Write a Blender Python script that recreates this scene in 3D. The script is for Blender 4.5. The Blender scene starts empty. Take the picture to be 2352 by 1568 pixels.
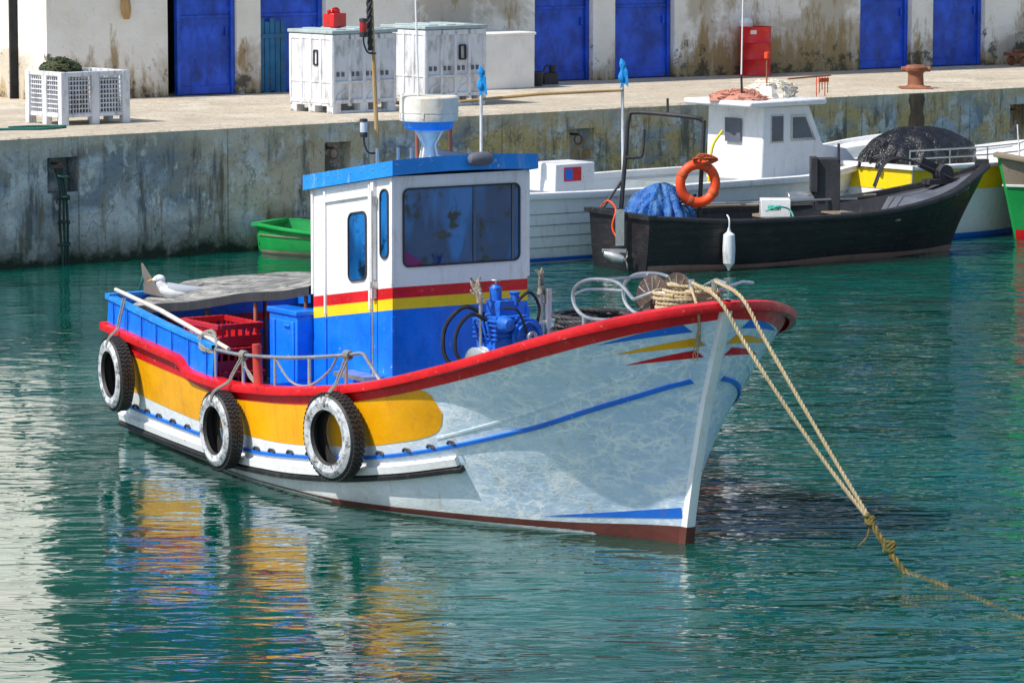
import bpy, math, random
from mathutils import Vector, Matrix, Quaternion
RND=random.Random(7)
sc=bpy.context.scene
sc.view_settings.view_transform='Standard'; sc.view_settings.look='None'; sc.view_settings.exposure=0

# ------------------------------------------------------------------ materials
def nodes(name):
    m=bpy.data.materials.new(name); m.use_nodes=True
    nt=m.node_tree; bs=nt.nodes['Principled BSDF']
    return m,nt,bs
def mixc(nt,fac,a,b,mode='MIX'):
    n=nt.nodes.new('ShaderNodeMix'); n.data_type='RGBA'; n.blend_type=mode; n.clamp_factor=True
    for i,v in ((0,fac),(6,a),(7,b)):
        if hasattr(v,'links'): nt.links.new(v,n.inputs[i])
        elif i==0: n.inputs[0].default_value=v
        else: n.inputs[i].default_value=(v[0],v[1],v[2],1)
    return n.outputs[2]
def noise(nt,vec,scale,detail=4,rough=.55,dist=0):
    n=nt.nodes.new('ShaderNodeTexNoise'); n.inputs['Scale'].default_value=scale
    n.inputs['Detail'].default_value=detail; n.inputs['Roughness'].default_value=rough
    n.inputs['Distortion'].default_value=dist
    nt.links.new(vec,n.inputs['Vector']); return n.outputs['Fac']
def mapping(nt,scale,rot=(0,0,0),src='Object'):
    tc=nt.nodes.new('ShaderNodeTexCoord'); mp=nt.nodes.new('ShaderNodeMapping')
    mp.inputs['Scale'].default_value=scale; mp.inputs['Rotation'].default_value=rot
    nt.links.new(tc.outputs[src],mp.inputs['Vector']); return mp.outputs['Vector']
def ramp(nt,fac,lo,hi,a=0.,b=1.):
    n=nt.nodes.new('ShaderNodeMapRange'); n.inputs[1].default_value=lo; n.inputs[2].default_value=hi
    n.inputs[3].default_value=a; n.inputs[4].default_value=b
    nt.links.new(fac,n.inputs[0]); return n.outputs[0]
def math_(nt,op,a,b=0.):
    n=nt.nodes.new('ShaderNodeMath'); n.operation=op
    for i,v in ((0,a),(1,b)):
        if hasattr(v,'links'): nt.links.new(v,n.inputs[i])
        else: n.inputs[i].default_value=v
    return n.outputs[0]
def bumpn(nt,bs,h,dist,strength=1.,prev=None):
    n=nt.nodes.new('ShaderNodeBump'); n.inputs['Distance'].default_value=dist; n.inputs['Strength'].default_value=strength
    nt.links.new(h,n.inputs['Height'])
    if prev: nt.links.new(prev,n.inputs['Normal'])
    nt.links.new(n.outputs[0],bs.inputs['Normal']); return n.outputs[0]
def vedge(nt,vec,scale,warp,wscale):
    vo=nt.nodes.new('ShaderNodeTexVoronoi'); vo.feature='DISTANCE_TO_EDGE'; vo.inputs['Scale'].default_value=scale
    nn=nt.nodes.new('ShaderNodeTexNoise'); nn.inputs['Scale'].default_value=wscale; nn.inputs['Detail'].default_value=4
    nt.links.new(vec,nn.inputs['Vector'])
    sc_=nt.nodes.new('ShaderNodeVectorMath'); sc_.operation='SCALE'; sc_.inputs['Scale'].default_value=warp; nt.links.new(nn.outputs['Color'],sc_.inputs[0])
    vm=nt.nodes.new('ShaderNodeVectorMath'); vm.operation='ADD'
    nt.links.new(vec,vm.inputs[0]); nt.links.new(sc_.outputs[0],vm.inputs[1]); nt.links.new(vm.outputs[0],vo.inputs['Vector'])
    return vo.outputs['Distance']
def paint(name,col,rough=.45,metal=0.,dirt=(.16,.12,.08),damt=.35,dlo=.55,dhi=.75,dscale=(5,5,1.3),var=.18,vs=2.5,chip=0.,chipcol=(.25,.2,.15),bd=.004,bs_=18,spec=.5):
    m,nt,b=nodes(name)
    v0=mapping(nt,(1,1,1)); vd=mapping(nt,dscale)
    dark=tuple(c*(1-var) for c in col); lite=tuple(min(1,c*(1+var*.4)+var*.03) for c in col)
    c=mixc(nt,ramp(nt,noise(nt,v0,vs,5),.35,.65),dark,lite)
    c=mixc(nt,math_(nt,'MULTIPLY',ramp(nt,noise(nt,vd,2.2,6,.65),dlo,dhi),damt),c,dirt)
    c=mixc(nt,math_(nt,'MULTIPLY',ramp(nt,noise(nt,v0,45,3,.6),.62,.75),damt*.8),c,dirt)
    if chip>0:
        c=mixc(nt,ramp(nt,noise(nt,v0,14,6,.7,.6),.68-chip*.1,.70-chip*.1),c,chipcol)
    nt.links.new(c,b.inputs['Base Color'])
    b.inputs['Metallic'].default_value=metal
    r=ramp(nt,noise(nt,v0,9,4),.3,.7,max(0,rough-.12),min(1,rough+.15)); nt.links.new(r,b.inputs['Roughness'])
    b.inputs['Specular IOR Level'].default_value=spec
    bumpn(nt,b,noise(nt,v0,bs_,5,.6),bd)
    return m
BLUE=(.003,.19,.92)
M={}
def hullpaint():
    # gloss white enamel: white aft, bow tinted as blue shade with painted water-caustic net, scuffs, rust weeps, slime at the waterline
    m,nt,b=nodes('hull_white_paint'); v0=mapping(nt,(1,1,1)); vs=mapping(nt,(2.2,2.2,6),(0,math.radians(35),0)); vd=mapping(nt,(6,6,.8))
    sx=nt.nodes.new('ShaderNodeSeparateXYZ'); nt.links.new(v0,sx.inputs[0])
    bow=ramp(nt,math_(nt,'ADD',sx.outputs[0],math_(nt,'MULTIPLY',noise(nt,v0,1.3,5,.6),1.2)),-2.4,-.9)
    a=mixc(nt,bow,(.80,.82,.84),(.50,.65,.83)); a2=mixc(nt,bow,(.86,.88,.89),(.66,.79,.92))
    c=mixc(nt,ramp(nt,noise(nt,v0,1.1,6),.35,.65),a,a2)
    caustic=mapping(nt,(1.5,1.5,2.6),(0,math.radians(28),0))
    d1=ramp(nt,vedge(nt,caustic,2.2,.8,1.7),.0,.075,1,0); d2=ramp(nt,vedge(nt,caustic,5.0,.55,2.6),.0,.085,1,0)
    mk=math_(nt,'MULTIPLY',ramp(nt,noise(nt,caustic,1.1,3,.6),.36,.56),bow)
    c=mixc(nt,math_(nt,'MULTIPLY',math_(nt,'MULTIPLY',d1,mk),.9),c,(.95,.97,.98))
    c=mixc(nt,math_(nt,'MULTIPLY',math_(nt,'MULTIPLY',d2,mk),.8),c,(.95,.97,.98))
    c=mixc(nt,ramp(nt,noise(nt,vs,2.4,7,.72,.6),.52,.66,0,.7),c,(.92,.95,.97))
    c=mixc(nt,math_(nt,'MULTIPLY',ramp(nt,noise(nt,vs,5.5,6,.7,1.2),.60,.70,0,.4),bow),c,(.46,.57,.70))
    c=mixc(nt,ramp(nt,noise(nt,vd,2.0,7,.7),.58,.74,0,.55),c,(.50,.40,.26))
    c=mixc(nt,ramp(nt,noise(nt,v0,26,6,.7,.4),.69,.71,0,.8),c,(.30,.26,.20))
    zz=math_(nt,'ADD',sx.outputs[2],math_(nt,'MULTIPLY',noise(nt,v0,4,6,.7),.22))
    c=mixc(nt,ramp(nt,zz,.12,.32,.5,0.),c,(.36,.38,.28))
    nt.links.new(c,b.inputs['Base Color']); nt.links.new(ramp(nt,noise(nt,vs,3,5),.3,.7,.14,.36),b.inputs['Roughness'])
    n1=bumpn(nt,b,noise(nt,v0,2.2,4,.5),.03); bumpn(nt,b,noise(nt,vs,14,5,.6),.003,1,n1); return m
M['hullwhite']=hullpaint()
M['white']=paint('white_paint',(.87,.87,.87),.33,dirt=(.45,.36,.24),damt=.45,dlo=.54,dhi=.76,var=.06,chip=.12,chipcol=(.35,.3,.25))
M['whiteplain']=paint('white_render',(.84,.83,.80),.6,dirt=(.5,.43,.33),damt=.3,var=.08)
M['red']=paint('red_paint',(.74,.006,.012),.3,dirt=(.25,.02,.02),damt=.4,var=.2,chip=.4,chipcol=(.5,.25,.22))
M['yellow']=paint('yellow_paint',(.96,.43,.002),.3,dirt=(.55,.22,.02),damt=.55,dscale=(5,5,.6),var=.13,chip=.15,chipcol=(.6,.45,.3),bd=.006,bs_=7)
M['yellow2']=paint('lemon_paint',(.94,.66,.006),.4,damt=.15,var=.08)
M['blue']=paint('blue_paint',BLUE,.3,dirt=(.01,.07,.42),damt=.55,var=.2,chip=.2,chipcol=(.4,.45,.6),bd=.006,bs_=9)
M['roofblue']=paint('roof_blue_paint',(.008,.27,.82),.45,dirt=(.3,.5,.75),damt=.6,var=.15,chip=.3,chipcol=(.5,.6,.7))
M['line']=paint('line_blue',(.01,.17,.76),.4,var=.15,chip=.1,chipcol=(.7,.75,.8))
M['black']=paint('black_paint',(.015,.015,.018),.5,dirt=(.2,.17,.13),damt=.3,var=.3,chip=.05,chipcol=(.4,.38,.33))
M['boot']=paint('boot_top_brown',(.13,.028,.02),.6,dirt=(.03,.05,.02),damt=.6)
M['deck']=paint('deck_grey',(.22,.26,.28),.7,dirt=(.1,.07,.04),damt=.5)
M['steel']=paint('galvanised_steel',(.55,.56,.56),.35,.8,dirt=(.35,.16,.07),damt=.5,var=.15)
M['rust']=paint('rusty_steel',(.34,.13,.07),.75,.2,dirt=(.14,.04,.02),damt=.7,var=.4)
M['dark']=paint('dark_grey',(.03,.03,.035),.6,dirt=(.15,.12,.1),damt=.3)
M['hose']=paint('black_hose',(.012,.012,.014),.35,damt=.2)
M['engine']=paint('engine_blue',(.01,.15,.7),.4,dirt=(.03,.03,.05),damt=.8,dlo=.5,dhi=.64,dscale=(9,9,9),chip=.3,chipcol=(.25,.12,.06))
M['rope']=paint('rope_fibre',(.52,.41,.24),.9,dirt=(.22,.15,.07),damt=.7,bs_=160,bd=.003,dscale=(8,8,8))
M['roped']=paint('rope_algae',(.26,.16,.03),.9,dirt=(.05,.07,.02),damt=.9,dlo=.4,dhi=.6,bs_=160,bd=.003,dscale=(8,8,8))
M['ropew']=paint('rope_waterlogged',(.17,.11,.025),.4,dirt=(.02,.06,.03),damt=.95,dlo=.42,dhi=.58,bs_=160,bd=.003,dscale=(6,6,6))
M['ropeg']=paint('rope_green',(.02,.16,.14),.9,dirt=(.1,.1,.08),damt=.5,bs_=160,bd=.003)
M['ropegrey']=paint('rope_grey',(.30,.29,.26),.9,bs_=160,bd=.003)
M['cratered']=paint('crate_red_plastic',(.5,.012,.02),.4,damt=.2)
M['crategreen']=paint('crate_green_plastic',(.01,.14,.05),.45,damt=.2)
M['wood']=paint('weathered_wood',(.30,.24,.17),.8,dirt=(.08,.06,.05),damt=.6,dscale=(1,14,14),bs_=60)
M['bamboo']=paint('bamboo_pole',(.48,.30,.12),.6,dirt=(.15,.08,.03),damt=.5)
M['polewhite']=paint('pale_pole',(.66,.62,.52),.6,dirt=(.3,.2,.1),damt=.5)
M['radar']=paint('radar_plastic',(.84,.78,.66),.45,dirt=(.5,.36,.18),damt=.7,dlo=.5)
M['plasticw']=paint('bin_plastic',(.74,.76,.80),.5,dirt=(.22,.2,.17),damt=.7,dlo=.5,dhi=.70,dscale=(4,4,1.2),var=.08)
M['lid']=paint('bin_lid',(.40,.49,.50),.6,dirt=(.2,.2,.17),damt=.5)
M['orange']=paint('lifering_orange',(.88,.08,.01),.5,dirt=(.4,.06,.02),damt=.4,var=.15)
M['cloth']=paint('blue_cloth',(.01,.28,.72),.9,damt=.1,bs_=14,bd=.03)
M['tarpblue']=paint('blue_tarpaulin',(.01,.11,.42),.55,dirt=(.08,.22,.36),damt=.7,dlo=.45,dhi=.6,bs_=5,bd=.10)
M['tarpblack']=paint('black_tarpaulin',(.016,.016,.018),.18,damt=.1,bs_=5,bd=.12)
M['green']=paint('green_paint',(.01,.34,.07),.4,dirt=(.03,.12,.03),damt=.4,var=.15)
M['doorblue']=paint('door_blue',(.008,.09,.66),.42,dirt=(.004,.025,.22),damt=.75,dlo=.48,dhi=.68,dscale=(2,2,1),var=.35,chip=.06,chipcol=(.1,.2,.5),bd=.01,bs_=4)
M['doorold']=paint('door_old_blue',(.02,.15,.32),.8,dirt=(.1,.12,.12),damt=.6,var=.3,chip=.3,chipcol=(.15,.1,.06))
M['void']=paint('dark_interior',(.012,.014,.016),.9,damt=.1)
M['barrel']=paint('barrel_red',(.70,.010,.014),.35,dirt=(.25,.04,.03),damt=.6,chip=.15,chipcol=(.3,.1,.08))
M['birdw']=paint('feather_white',(.84,.84,.82),.8,damt=.05,var=.05,bs_=60)
M['birdg']=paint('feather_grey',(.42,.45,.50),.8,damt=.1,var=.12,bs_=60)
M['birdb']=paint('feather_black',(.02,.02,.02),.7,damt=0)
M['beak']=paint('beak_yellow',(.75,.45,.05),.5,damt=0)
M['glove']=paint('glove_cloth',(.34,.30,.24),.95,dirt=(.08,.06,.05),damt=.8,dlo=.42,dhi=.6,dscale=(9,9,9),bs_=40,bd=.01)
M['net']=paint('fishing_net',(.10,.13,.06),.95,dirt=(.25,.12,.03),damt=.8,dscale=(9,9,9),bs_=60,bd=.05)
M['lamp_r']=paint('red_lens',(.35,.005,.01),.15,damt=0)
M['lamp_w']=paint('clear_lens',(.6,.65,.68),.1,damt=0)
M['lampg']=paint('lamp_grey',(.12,.13,.16),.4,damt=.1)
M['redwhite']=paint('lettering_white',(.8,.75,.7),.6,damt=.1)
M['winch']=paint('winch_brown',(.13,.08,.06),.5,.3,dirt=(.45,.40,.34),damt=.6,var=.4,dscale=(9,9,9))
M['addedwall']=paint('added_dark_wall',(.09,.10,.08),.9,dirt=(.04,.05,.04),damt=.7,var=.3,vs=.6)

def tarp_mat():
    m,nt,b=nodes('weathered_canvas')
    v=mapping(nt,(1.0,9,2)); v0=mapping(nt,(1,1,1))
    c=mixc(nt,ramp(nt,noise(nt,v,2,6,.7),.38,.62),(.10,.10,.10),(.48,.47,.43))
    c=mixc(nt,ramp(nt,noise(nt,v0,5,6,.7),.54,.64),c,(.06,.055,.05))
    nt.links.new(c,b.inputs['Base Color']); b.inputs['Roughness'].default_value=.85
    n1=bumpn(nt,b,noise(nt,v,3,5),.06); bumpn(nt,b,noise(nt,v0,30,4),.01,1,n1); return m
M['canvas']=tarp_mat()

def rubber():
    m,nt,b=nodes('tyre_rubber'); v=mapping(nt,(1,1,1))
    c=mixc(nt,noise(nt,v,30,4),(.010,.010,.011),(.05,.048,.046)); nt.links.new(c,b.inputs['Base Color'])
    b.inputs['Roughness'].default_value=.6; bumpn(nt,b,noise(nt,v,50,3),.003); return m
M['rubber']=rubber()
M['tyrewhite']=paint('tyre_white_paint',(.60,.62,.64),.7,dirt=(.05,.05,.05),damt=.9,dlo=.46,dhi=.64,dscale=(7,7,7),chip=.6,chipcol=(.06,.06,.06))

def glass():
    m,nt,b=nodes('cabin_glass'); v=mapping(nt,(2.2,2.2,.5)); v2=mapping(nt,(1,1,1))
    c=mixc(nt,ramp(nt,noise(nt,v,1.6,2,.4,.6),.42,.58),(.006,.05,.17),(.012,.17,.50))  # blue patches paint reflections into the pane colour
    c=mixc(nt,ramp(nt,noise(nt,v2,3.1,4,.6),.56,.62),c,(.004,.012,.03))
    nt.links.new(c,b.inputs['Base Color'])
    b.inputs['Roughness'].default_value=.03; b.inputs['Specular IOR Level'].default_value=.9
    bumpn(nt,b,noise(nt,v2,1.5,1),.01); return m
M['glass']=glass()

def concrete(name,dark,mid,lite,tide=False,streak=True):
    m,nt,b=nodes(name); v0=mapping(nt,(1,1,1)); vs=mapping(nt,(2.2,2.2,.35)); vb=mapping(nt,(1,1,1.5))
    sx=nt.nodes.new('ShaderNodeSeparateXYZ'); nt.links.new(v0,sx.inputs[0])
    c=mixc(nt,ramp(nt,noise(nt,vb,.8,7,.62,.7),.43,.57),dark,lite)
    mo=ramp(nt,noise(nt,vb,.9,7,.66,.8),.45,.56,0,.9)
    if tide: mo=math_(nt,'MULTIPLY',ramp(nt,noise(nt,vb,.9,7,.66,.8),.40,.54,0,.95),ramp(nt,sx.outputs[0],2,8,.25,1.))
    c=mixc(nt,mo,c,mid)
    if streak:
        c=mixc(nt,ramp(nt,noise(nt,vs,1.6,9,.7),.53,.62,0,.75),c,tuple(x*.25 for x in dark))
        c=mixc(nt,ramp(nt,noise(nt,mapping(nt,(2.1,2.1,1.4)),1.5,8,.7),.54,.60,0,.85),c,(.85,.85,.80))
        c=mixc(nt,ramp(nt,noise(nt,mapping(nt,(3.5,3.5,.6)),1.4,8,.72),.56,.64,0,.75),c,(.22,.13,.05))
    c=mixc(nt,ramp(nt,noise(nt,v0,14,7,.8),.54,.63,0,.7),c,tuple(x*.4 for x in dark))
    c=mixc(nt,ramp(nt,vedge(nt,v0,.35,1.,2.3),.002,.007,.4,0.),c,tuple(x*.3 for x in dark))
    if tide:
        jx=math_(nt,'ABSOLUTE',math_(nt,'SUBTRACT',math_(nt,'FRACT',math_(nt,'DIVIDE',sx.outputs[0],2.6)),.5))
        c=mixc(nt,ramp(nt,jx,.003,.007,.5,0.),c,(.05,.05,.045))
        top=math_(nt,'ADD',sx.outputs[2],math_(nt,'MULTIPLY',noise(nt,v0,1.3,7,.75),1.1))
        c=mixc(nt,ramp(nt,top,2.05,2.35,0.,.6),c,(.72,.60,.40))
        zz=math_(nt,'ADD',sx.outputs[2],math_(nt,'MULTIPLY',noise(nt,v0,2,7,.72),.9))
        c=mixc(nt,ramp(nt,zz,.55,1.05,.8,0.),c,(.10,.12,.07))
        c=mixc(nt,ramp(nt,zz,.50,.62,.95,0.),c,(.012,.030,.012))
    nt.links.new(c,b.inputs['Base Color']); b.inputs['Roughness'].default_value=.88
    n1=bumpn(nt,b,noise(nt,v0,3,8,.7),.12); bumpn(nt,b,noise(nt,v0,40,5,.7),.01,1,n1)
    return m
M['quay']=concrete('quay_concrete',(.30,.34,.38),(.76,.52,.20),(.74,.80,.86),tide=True)
M['quaytop']=concrete('quay_pavement',(.56,.48,.37),(.64,.55,.42),(.74,.66,.53),streak=False)
def plaster():
    m,nt,b=nodes('whitewashed_plaster'); v0=mapping(nt,(1,1,1)); vs=mapping(nt,(1.6,1.6,.5))
    c=mixc(nt,ramp(nt,noise(nt,v0,1.2,6),.35,.65),(.82,.78,.69),(.93,.91,.86))
    sx=nt.nodes.new('ShaderNodeSeparateXYZ'); nt.links.new(v0,sx.inputs[0])
    n=noise(nt,v0,.6,8,.66,.5)
    low=ramp(nt,sx.outputs[2],0,1.1,.20,0.)
    k1=ramp(nt,sx.outputs[0],10.3,11.2); k2=ramp(nt,sx.outputs[0],14.2,15.2,1.,0.)
    k3=ramp(nt,sx.outputs[0],4.3,5.0); k4=ramp(nt,sx.outputs[0],6.8,7.4,1.,0.)
    area=math_(nt,'ADD',math_(nt,'MULTIPLY',math_(nt,'MULTIPLY',k1,k2),.14),math_(nt,'MULTIPLY',math_(nt,'MULTIPLY',k3,k4),.12))
    nn=math_(nt,'ADD',math_(nt,'ADD',n,low),area)
    c=mixc(nt,ramp(nt,nn,.56,.66,0,.85),c,(.50,.43,.33))
    c=mixc(nt,ramp(nt,math_(nt,'ADD',noise(nt,vs,1.5,8,.7),math_(nt,'ADD',low,math_(nt,'MULTIPLY',area,.7))),.61,.71,0,.85),c,(.32,.21,.07))
    c=mixc(nt,ramp(nt,math_(nt,'ADD',noise(nt,v0,2.4,8,.72),low),.66,.72,0,.85),c,(.06,.055,.035))
    c=mixc(nt,ramp(nt,noise(nt,v0,7,7,.75),.58,.68,0,.5),c,(.55,.50,.42))
    nt.links.new(c,b.inputs['Base Color']); b.inputs['Roughness'].default_value=.9
    n1=bumpn(nt,b,nn,.08); bumpn(nt,b,noise(nt,v0,30,5),.008,1,n1); return m
M['plaster']=plaster()

def water():
    m,nt,b=nodes('harbour_water')
    v1=mapping(nt,(.50,1.25,1),(0,0,math.radians(7)),'Object'); v2=mapping(nt,(.6,1.2,1),(0,0,math.radians(-14)),'Object')
    v0=mapping(nt,(1,1,1))
    b.inputs['IOR'].default_value=1.75; b.inputs['Roughness'].default_value=.005
    c=mixc(nt,ramp(nt,noise(nt,v0,.16,4,.6),.35,.65),(.0002,.050,.034),(.0006,.105,.082))
    nt.links.new(c,b.inputs['Base Color'])
    b.subsurface_method='BURLEY'; b.inputs['Subsurface Weight'].default_value=1.; b.inputs['Subsurface Radius'].default_value=(.4,1.,.9); b.inputs['Subsurface Scale'].default_value=2.2
    sx=nt.nodes.new('ShaderNodeSeparateXYZ'); nt.links.new(v0,sx.inputs[0])
    amp=ramp(nt,noise(nt,v0,.35,3,.5,.6),.35,.65,.6,1.3)
    amp=math_(nt,'MULTIPLY',amp,ramp(nt,sx.outputs[0],-2.2,3.2,.52,1.95))
    h1=noise(nt,v1,.8,2,.5,.5); h2=noise(nt,v1,2.4,2,.45,1.1); h3=noise(nt,v2,6.0,1,.4,.9)
    h=math_(nt,'ADD',math_(nt,'MULTIPLY',h1,1.1),math_(nt,'ADD',math_(nt,'MULTIPLY',h2,.92),math_(nt,'MULTIPLY',h3,.22)))
    h=math_(nt,'MULTIPLY',h,amp)
    bumpn(nt,b,h,.030); return m
M['water']=water()

# ------------------------------------------------------------------ geometry helpers
XF={}
def group(name,mat4=Matrix.Identity(4)):
    o=bpy.data.objects.new(name,None); sc.collection.objects.link(o); o.matrix_world=mat4; o.empty_display_size=.3
    XF[o.name]=mat4.copy(); return o
def frame(origin,heading):
    x=Vector((heading[0],heading[1],0)).normalized(); y=Vector((-x.y,x.x,0))
    m=Matrix.Identity(4)
    for i in range(3): m[i][0]=x[i]; m[i][1]=y[i]; m[i][2]=(0,0,1)[i]; m[i][3]=origin[i]
    return m
def catmull(pts,n=8):
    P=[Vector(p) for p in pts]; out=[]
    for i in range(len(P)-1):
        a=P[i-1] if i>0 else P[0]*2-P[1]; b=P[i]; c=P[i+1]; d=P[i+2] if i+2<len(P) else P[-1]*2-P[-2]
        for k in range(n):
            t=k/n
            out.append(.5*((2*b)+(c-a)*t+(2*a-5*b+4*c-d)*t*t+(3*b-a-3*c+d)*t**3))
    out.append(P[-1]); return out
class B:
    def __init__(s): s.v=[];s.f=[];s.mi=[]
    def add(s,vs,fs,mi=0):
        o=len(s.v); s.v+= [Vector(p) for p in vs]; s.f+=[tuple(i+o for i in f) for f in fs]; s.mi+=[mi]*len(fs)
    def box(s,c,d,mi=0,rot=None,T=None):
        hx,hy,hz=d[0]/2,d[1]/2,d[2]/2
        vs=[Vector((x,y,z)) for x in(-hx,hx) for y in(-hy,hy) for z in(-hz,hz)]
        if rot is not None: vs=[rot@p for p in vs]
        vs=[p+Vector(c) for p in vs]
        if T: vs=[T(p) for p in vs]
        s.add(vs,[(0,1,3,2),(4,6,7,5),(0,4,5,1),(2,3,7,6),(0,2,6,4),(1,5,7,3)],mi)
    def tube(s,pts,r,n=8,mi=0,closed=False,caps=True):
        P=[Vector(p) for p in pts]; L=len(P); rr=r if isinstance(r,(list,tuple)) else [r]*L
        rr=list(rr)+[rr[-1]]*(L-len(rr))
        T=[]
        for i in range(L):
            a=P[(i-1)%L] if (closed or i>0) else P[i]; b=P[(i+1)%L] if (closed or i<L-1) else P[i]
            t=(b-a); T.append(t.normalized() if t.length>1e-9 else Vector((0,0,1)))
        up=Vector((0,0,1)) if abs(T[0].z)<.9 else Vector((1,0,0))
        N=(up-T[0]*up.dot(T[0])).normalized(); vs=[];
        for i in range(L):
            N=(N-T[i]*N.dot(T[i])).normalized(); Bn=T[i].cross(N)
            for k in range(n):
                a=2*math.pi*k/n; vs.append(P[i]+(N*math.cos(a)+Bn*math.sin(a))*rr[i])
        fs=[]
        for i in range(L if closed else L-1):
            j=(i+1)%L
            for k in range(n): fs.append((i*n+k,i*n+(k+1)%n,j*n+(k+1)%n,j*n+k))
        if caps and not closed: fs.append(tuple(range(n-1,-1,-1))); fs.append(tuple((L-1)*n+k for k in range(n)))
        s.add(vs,fs,mi)
    def cyl(s,a,b,r0,r1=None,n=16,mi=0): s.tube([a,b],[r0,r0 if r1 is None else r1],n,mi)
    def rope(s,pts,r,mi=0,pitch=None,smooth=6):
        P=catmull(pts,smooth) if smooth else [Vector(p) for p in pts]
        pitch=pitch or r*7; step=pitch/7
        Q=[P[0]]; acc=0
        for i in range(len(P)-1):
            a,b=P[i],P[i+1]; l=(b-a).length
            if l<1e-9: continue
            d=step-acc
            while d<l: Q.append(a.lerp(b,d/l)); d+=step
            acc=l-(d-step)
        Q.append(P[-1])
        N=None; fr=[]
        for i in range(len(Q)):
            t=(Q[min(i+1,len(Q)-1)]-Q[max(i-1,0)]).normalized()
            if N is None:
                up=Vector((0,0,1)) if abs(t.z)<.9 else Vector((1,0,0)); N=up
            N=(N-t*N.dot(t)).normalized(); fr.append((N.copy(),t.cross(N)))
        for st in range(3):
            ps=[]
            for i,q in enumerate(Q):
                a=2*math.pi*(i/7+st/3); ps.append(q+(fr[i][0]*math.cos(a)+fr[i][1]*math.sin(a))*r*.5)
            s.tube(ps,r*.56,5,mi)
    def lathe(s,prof,o,axis=(0,0,1),n=32,mi=0,closed=False,mis=None):
        ax=Vector(axis).normalized(); up=Vector((0,0,1)) if abs(ax.z)<.9 else Vector((1,0,0))
        X=(up-ax*up.dot(ax)).normalized(); Y=ax.cross(X); o=Vector(o); K=len(prof); vs=[]
        for k in range(n):
            a=2*math.pi*k/n
            for r,h in prof: vs.append(o+ax*h+(X*math.cos(a)+Y*math.sin(a))*r)
        off=len(s.v); s.v+=vs
        for k in range(n):
            k2=(k+1)%n
            for j in range(K if closed else K-1):
                j2=(j+1)%K
                s.f.append((off+k*K+j,off+k2*K+j,off+k2*K+j2,off+k*K+j2)); s.mi.append(mis[j] if mis else mi)
    def grid(s,rows,mi=0,flip=False):
        nr=len(rows); nc=len(rows[0]); vs=[p for r in rows for p in r]; fs=[]
        for i in range(nr-1):
            for j in range(nc-1):
                q=(i*nc+j,i*nc+j+1,(i+1)*nc+j+1,(i+1)*nc+j); fs.append(q[::-1] if flip else q)
        s.add(vs,fs,mi)
    def loft(s,secs,n=14,mi=0,cap=True):
        rows=[]
        for c,ry,rz in secs:
            rows.append([Vector(c)+Vector((0,math.cos(2*math.pi*k/n)*ry,math.sin(2*math.pi*k/n)*rz)) for k in range(n)])
        vs=[p for r in rows for p in r]; fs=[]
        for i in range(len(rows)-1):
            for k in range(n): fs.append((i*n+k,i*n+(k+1)%n,(i+1)*n+(k+1)%n,(i+1)*n+k))
        if cap: fs.append(tuple(range(n-1,-1,-1))); fs.append(tuple((len(rows)-1)*n+k for k in range(n)))
        s.add(vs,fs,mi)
    def build(s,name,mats,par=None,world=False,bevel=0,angle=35,sub=0,xf=None):
        vs=s.v
        if xf is not None: vs=[xf@p for p in vs]
        if world and par is not None:
            inv=XF[par.name].inverted(); vs=[inv@p for p in vs]
        me=bpy.data.meshes.new(name); me.from_pydata([tuple(p) for p in vs],[],s.f)
        if not isinstance(mats,(list,tuple)): mats=[mats]
        for m in mats: me.materials.append(m)
        me.polygons.foreach_set('material_index',s.mi); me.polygons.foreach_set('use_smooth',[True]*len(s.f))
        me.update(); me.validate()
        me.set_sharp_from_angle(angle=math.radians(angle))
        o=bpy.data.objects.new(name,me); sc.collection.objects.link(o)
        if par is not None: o.parent=par
        if bevel:
            b=o.modifiers.new('bevel','BEVEL'); b.width=bevel; b.segments=2; b.limit_method='ANGLE'; b.angle_limit=math.radians(40)
        if sub:
            b=o.modifiers.new('sub','SUBSURF'); b.levels=sub; b.render_levels=sub
        return o
def pchip(pts):
    xs=[p[0] for p in pts]; ys=[p[1] for p in pts]; n=len(xs)
    h=[xs[i+1]-xs[i] for i in range(n-1)]; d=[(ys[i+1]-ys[i])/h[i] for i in range(n-1)]
    m=[d[0]]+[0 if d[i-1]*d[i]<=0 else 2*d[i-1]*d[i]/(d[i-1]+d[i]) for i in range(1,n-1)]+[d[-1]]
    def f(x):
        if x<=xs[0]: return ys[0]
        if x>=xs[-1]: return ys[-1]
        i=0
        while x>xs[i+1]: i+=1
        t=(x-xs[i])/h[i]
        return (2*t**3-3*t*t+1)*ys[i]+(t**3-2*t*t+t)*h[i]*m[i]+(-2*t**3+3*t*t)*ys[i+1]+(t**3-t*t)*h[i]*m[i+1]
    return f
def sstep(a,b,x):
    t=max(0,min(1,(x-a)/(b-a))); return t*t*(3-2*t)
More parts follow.
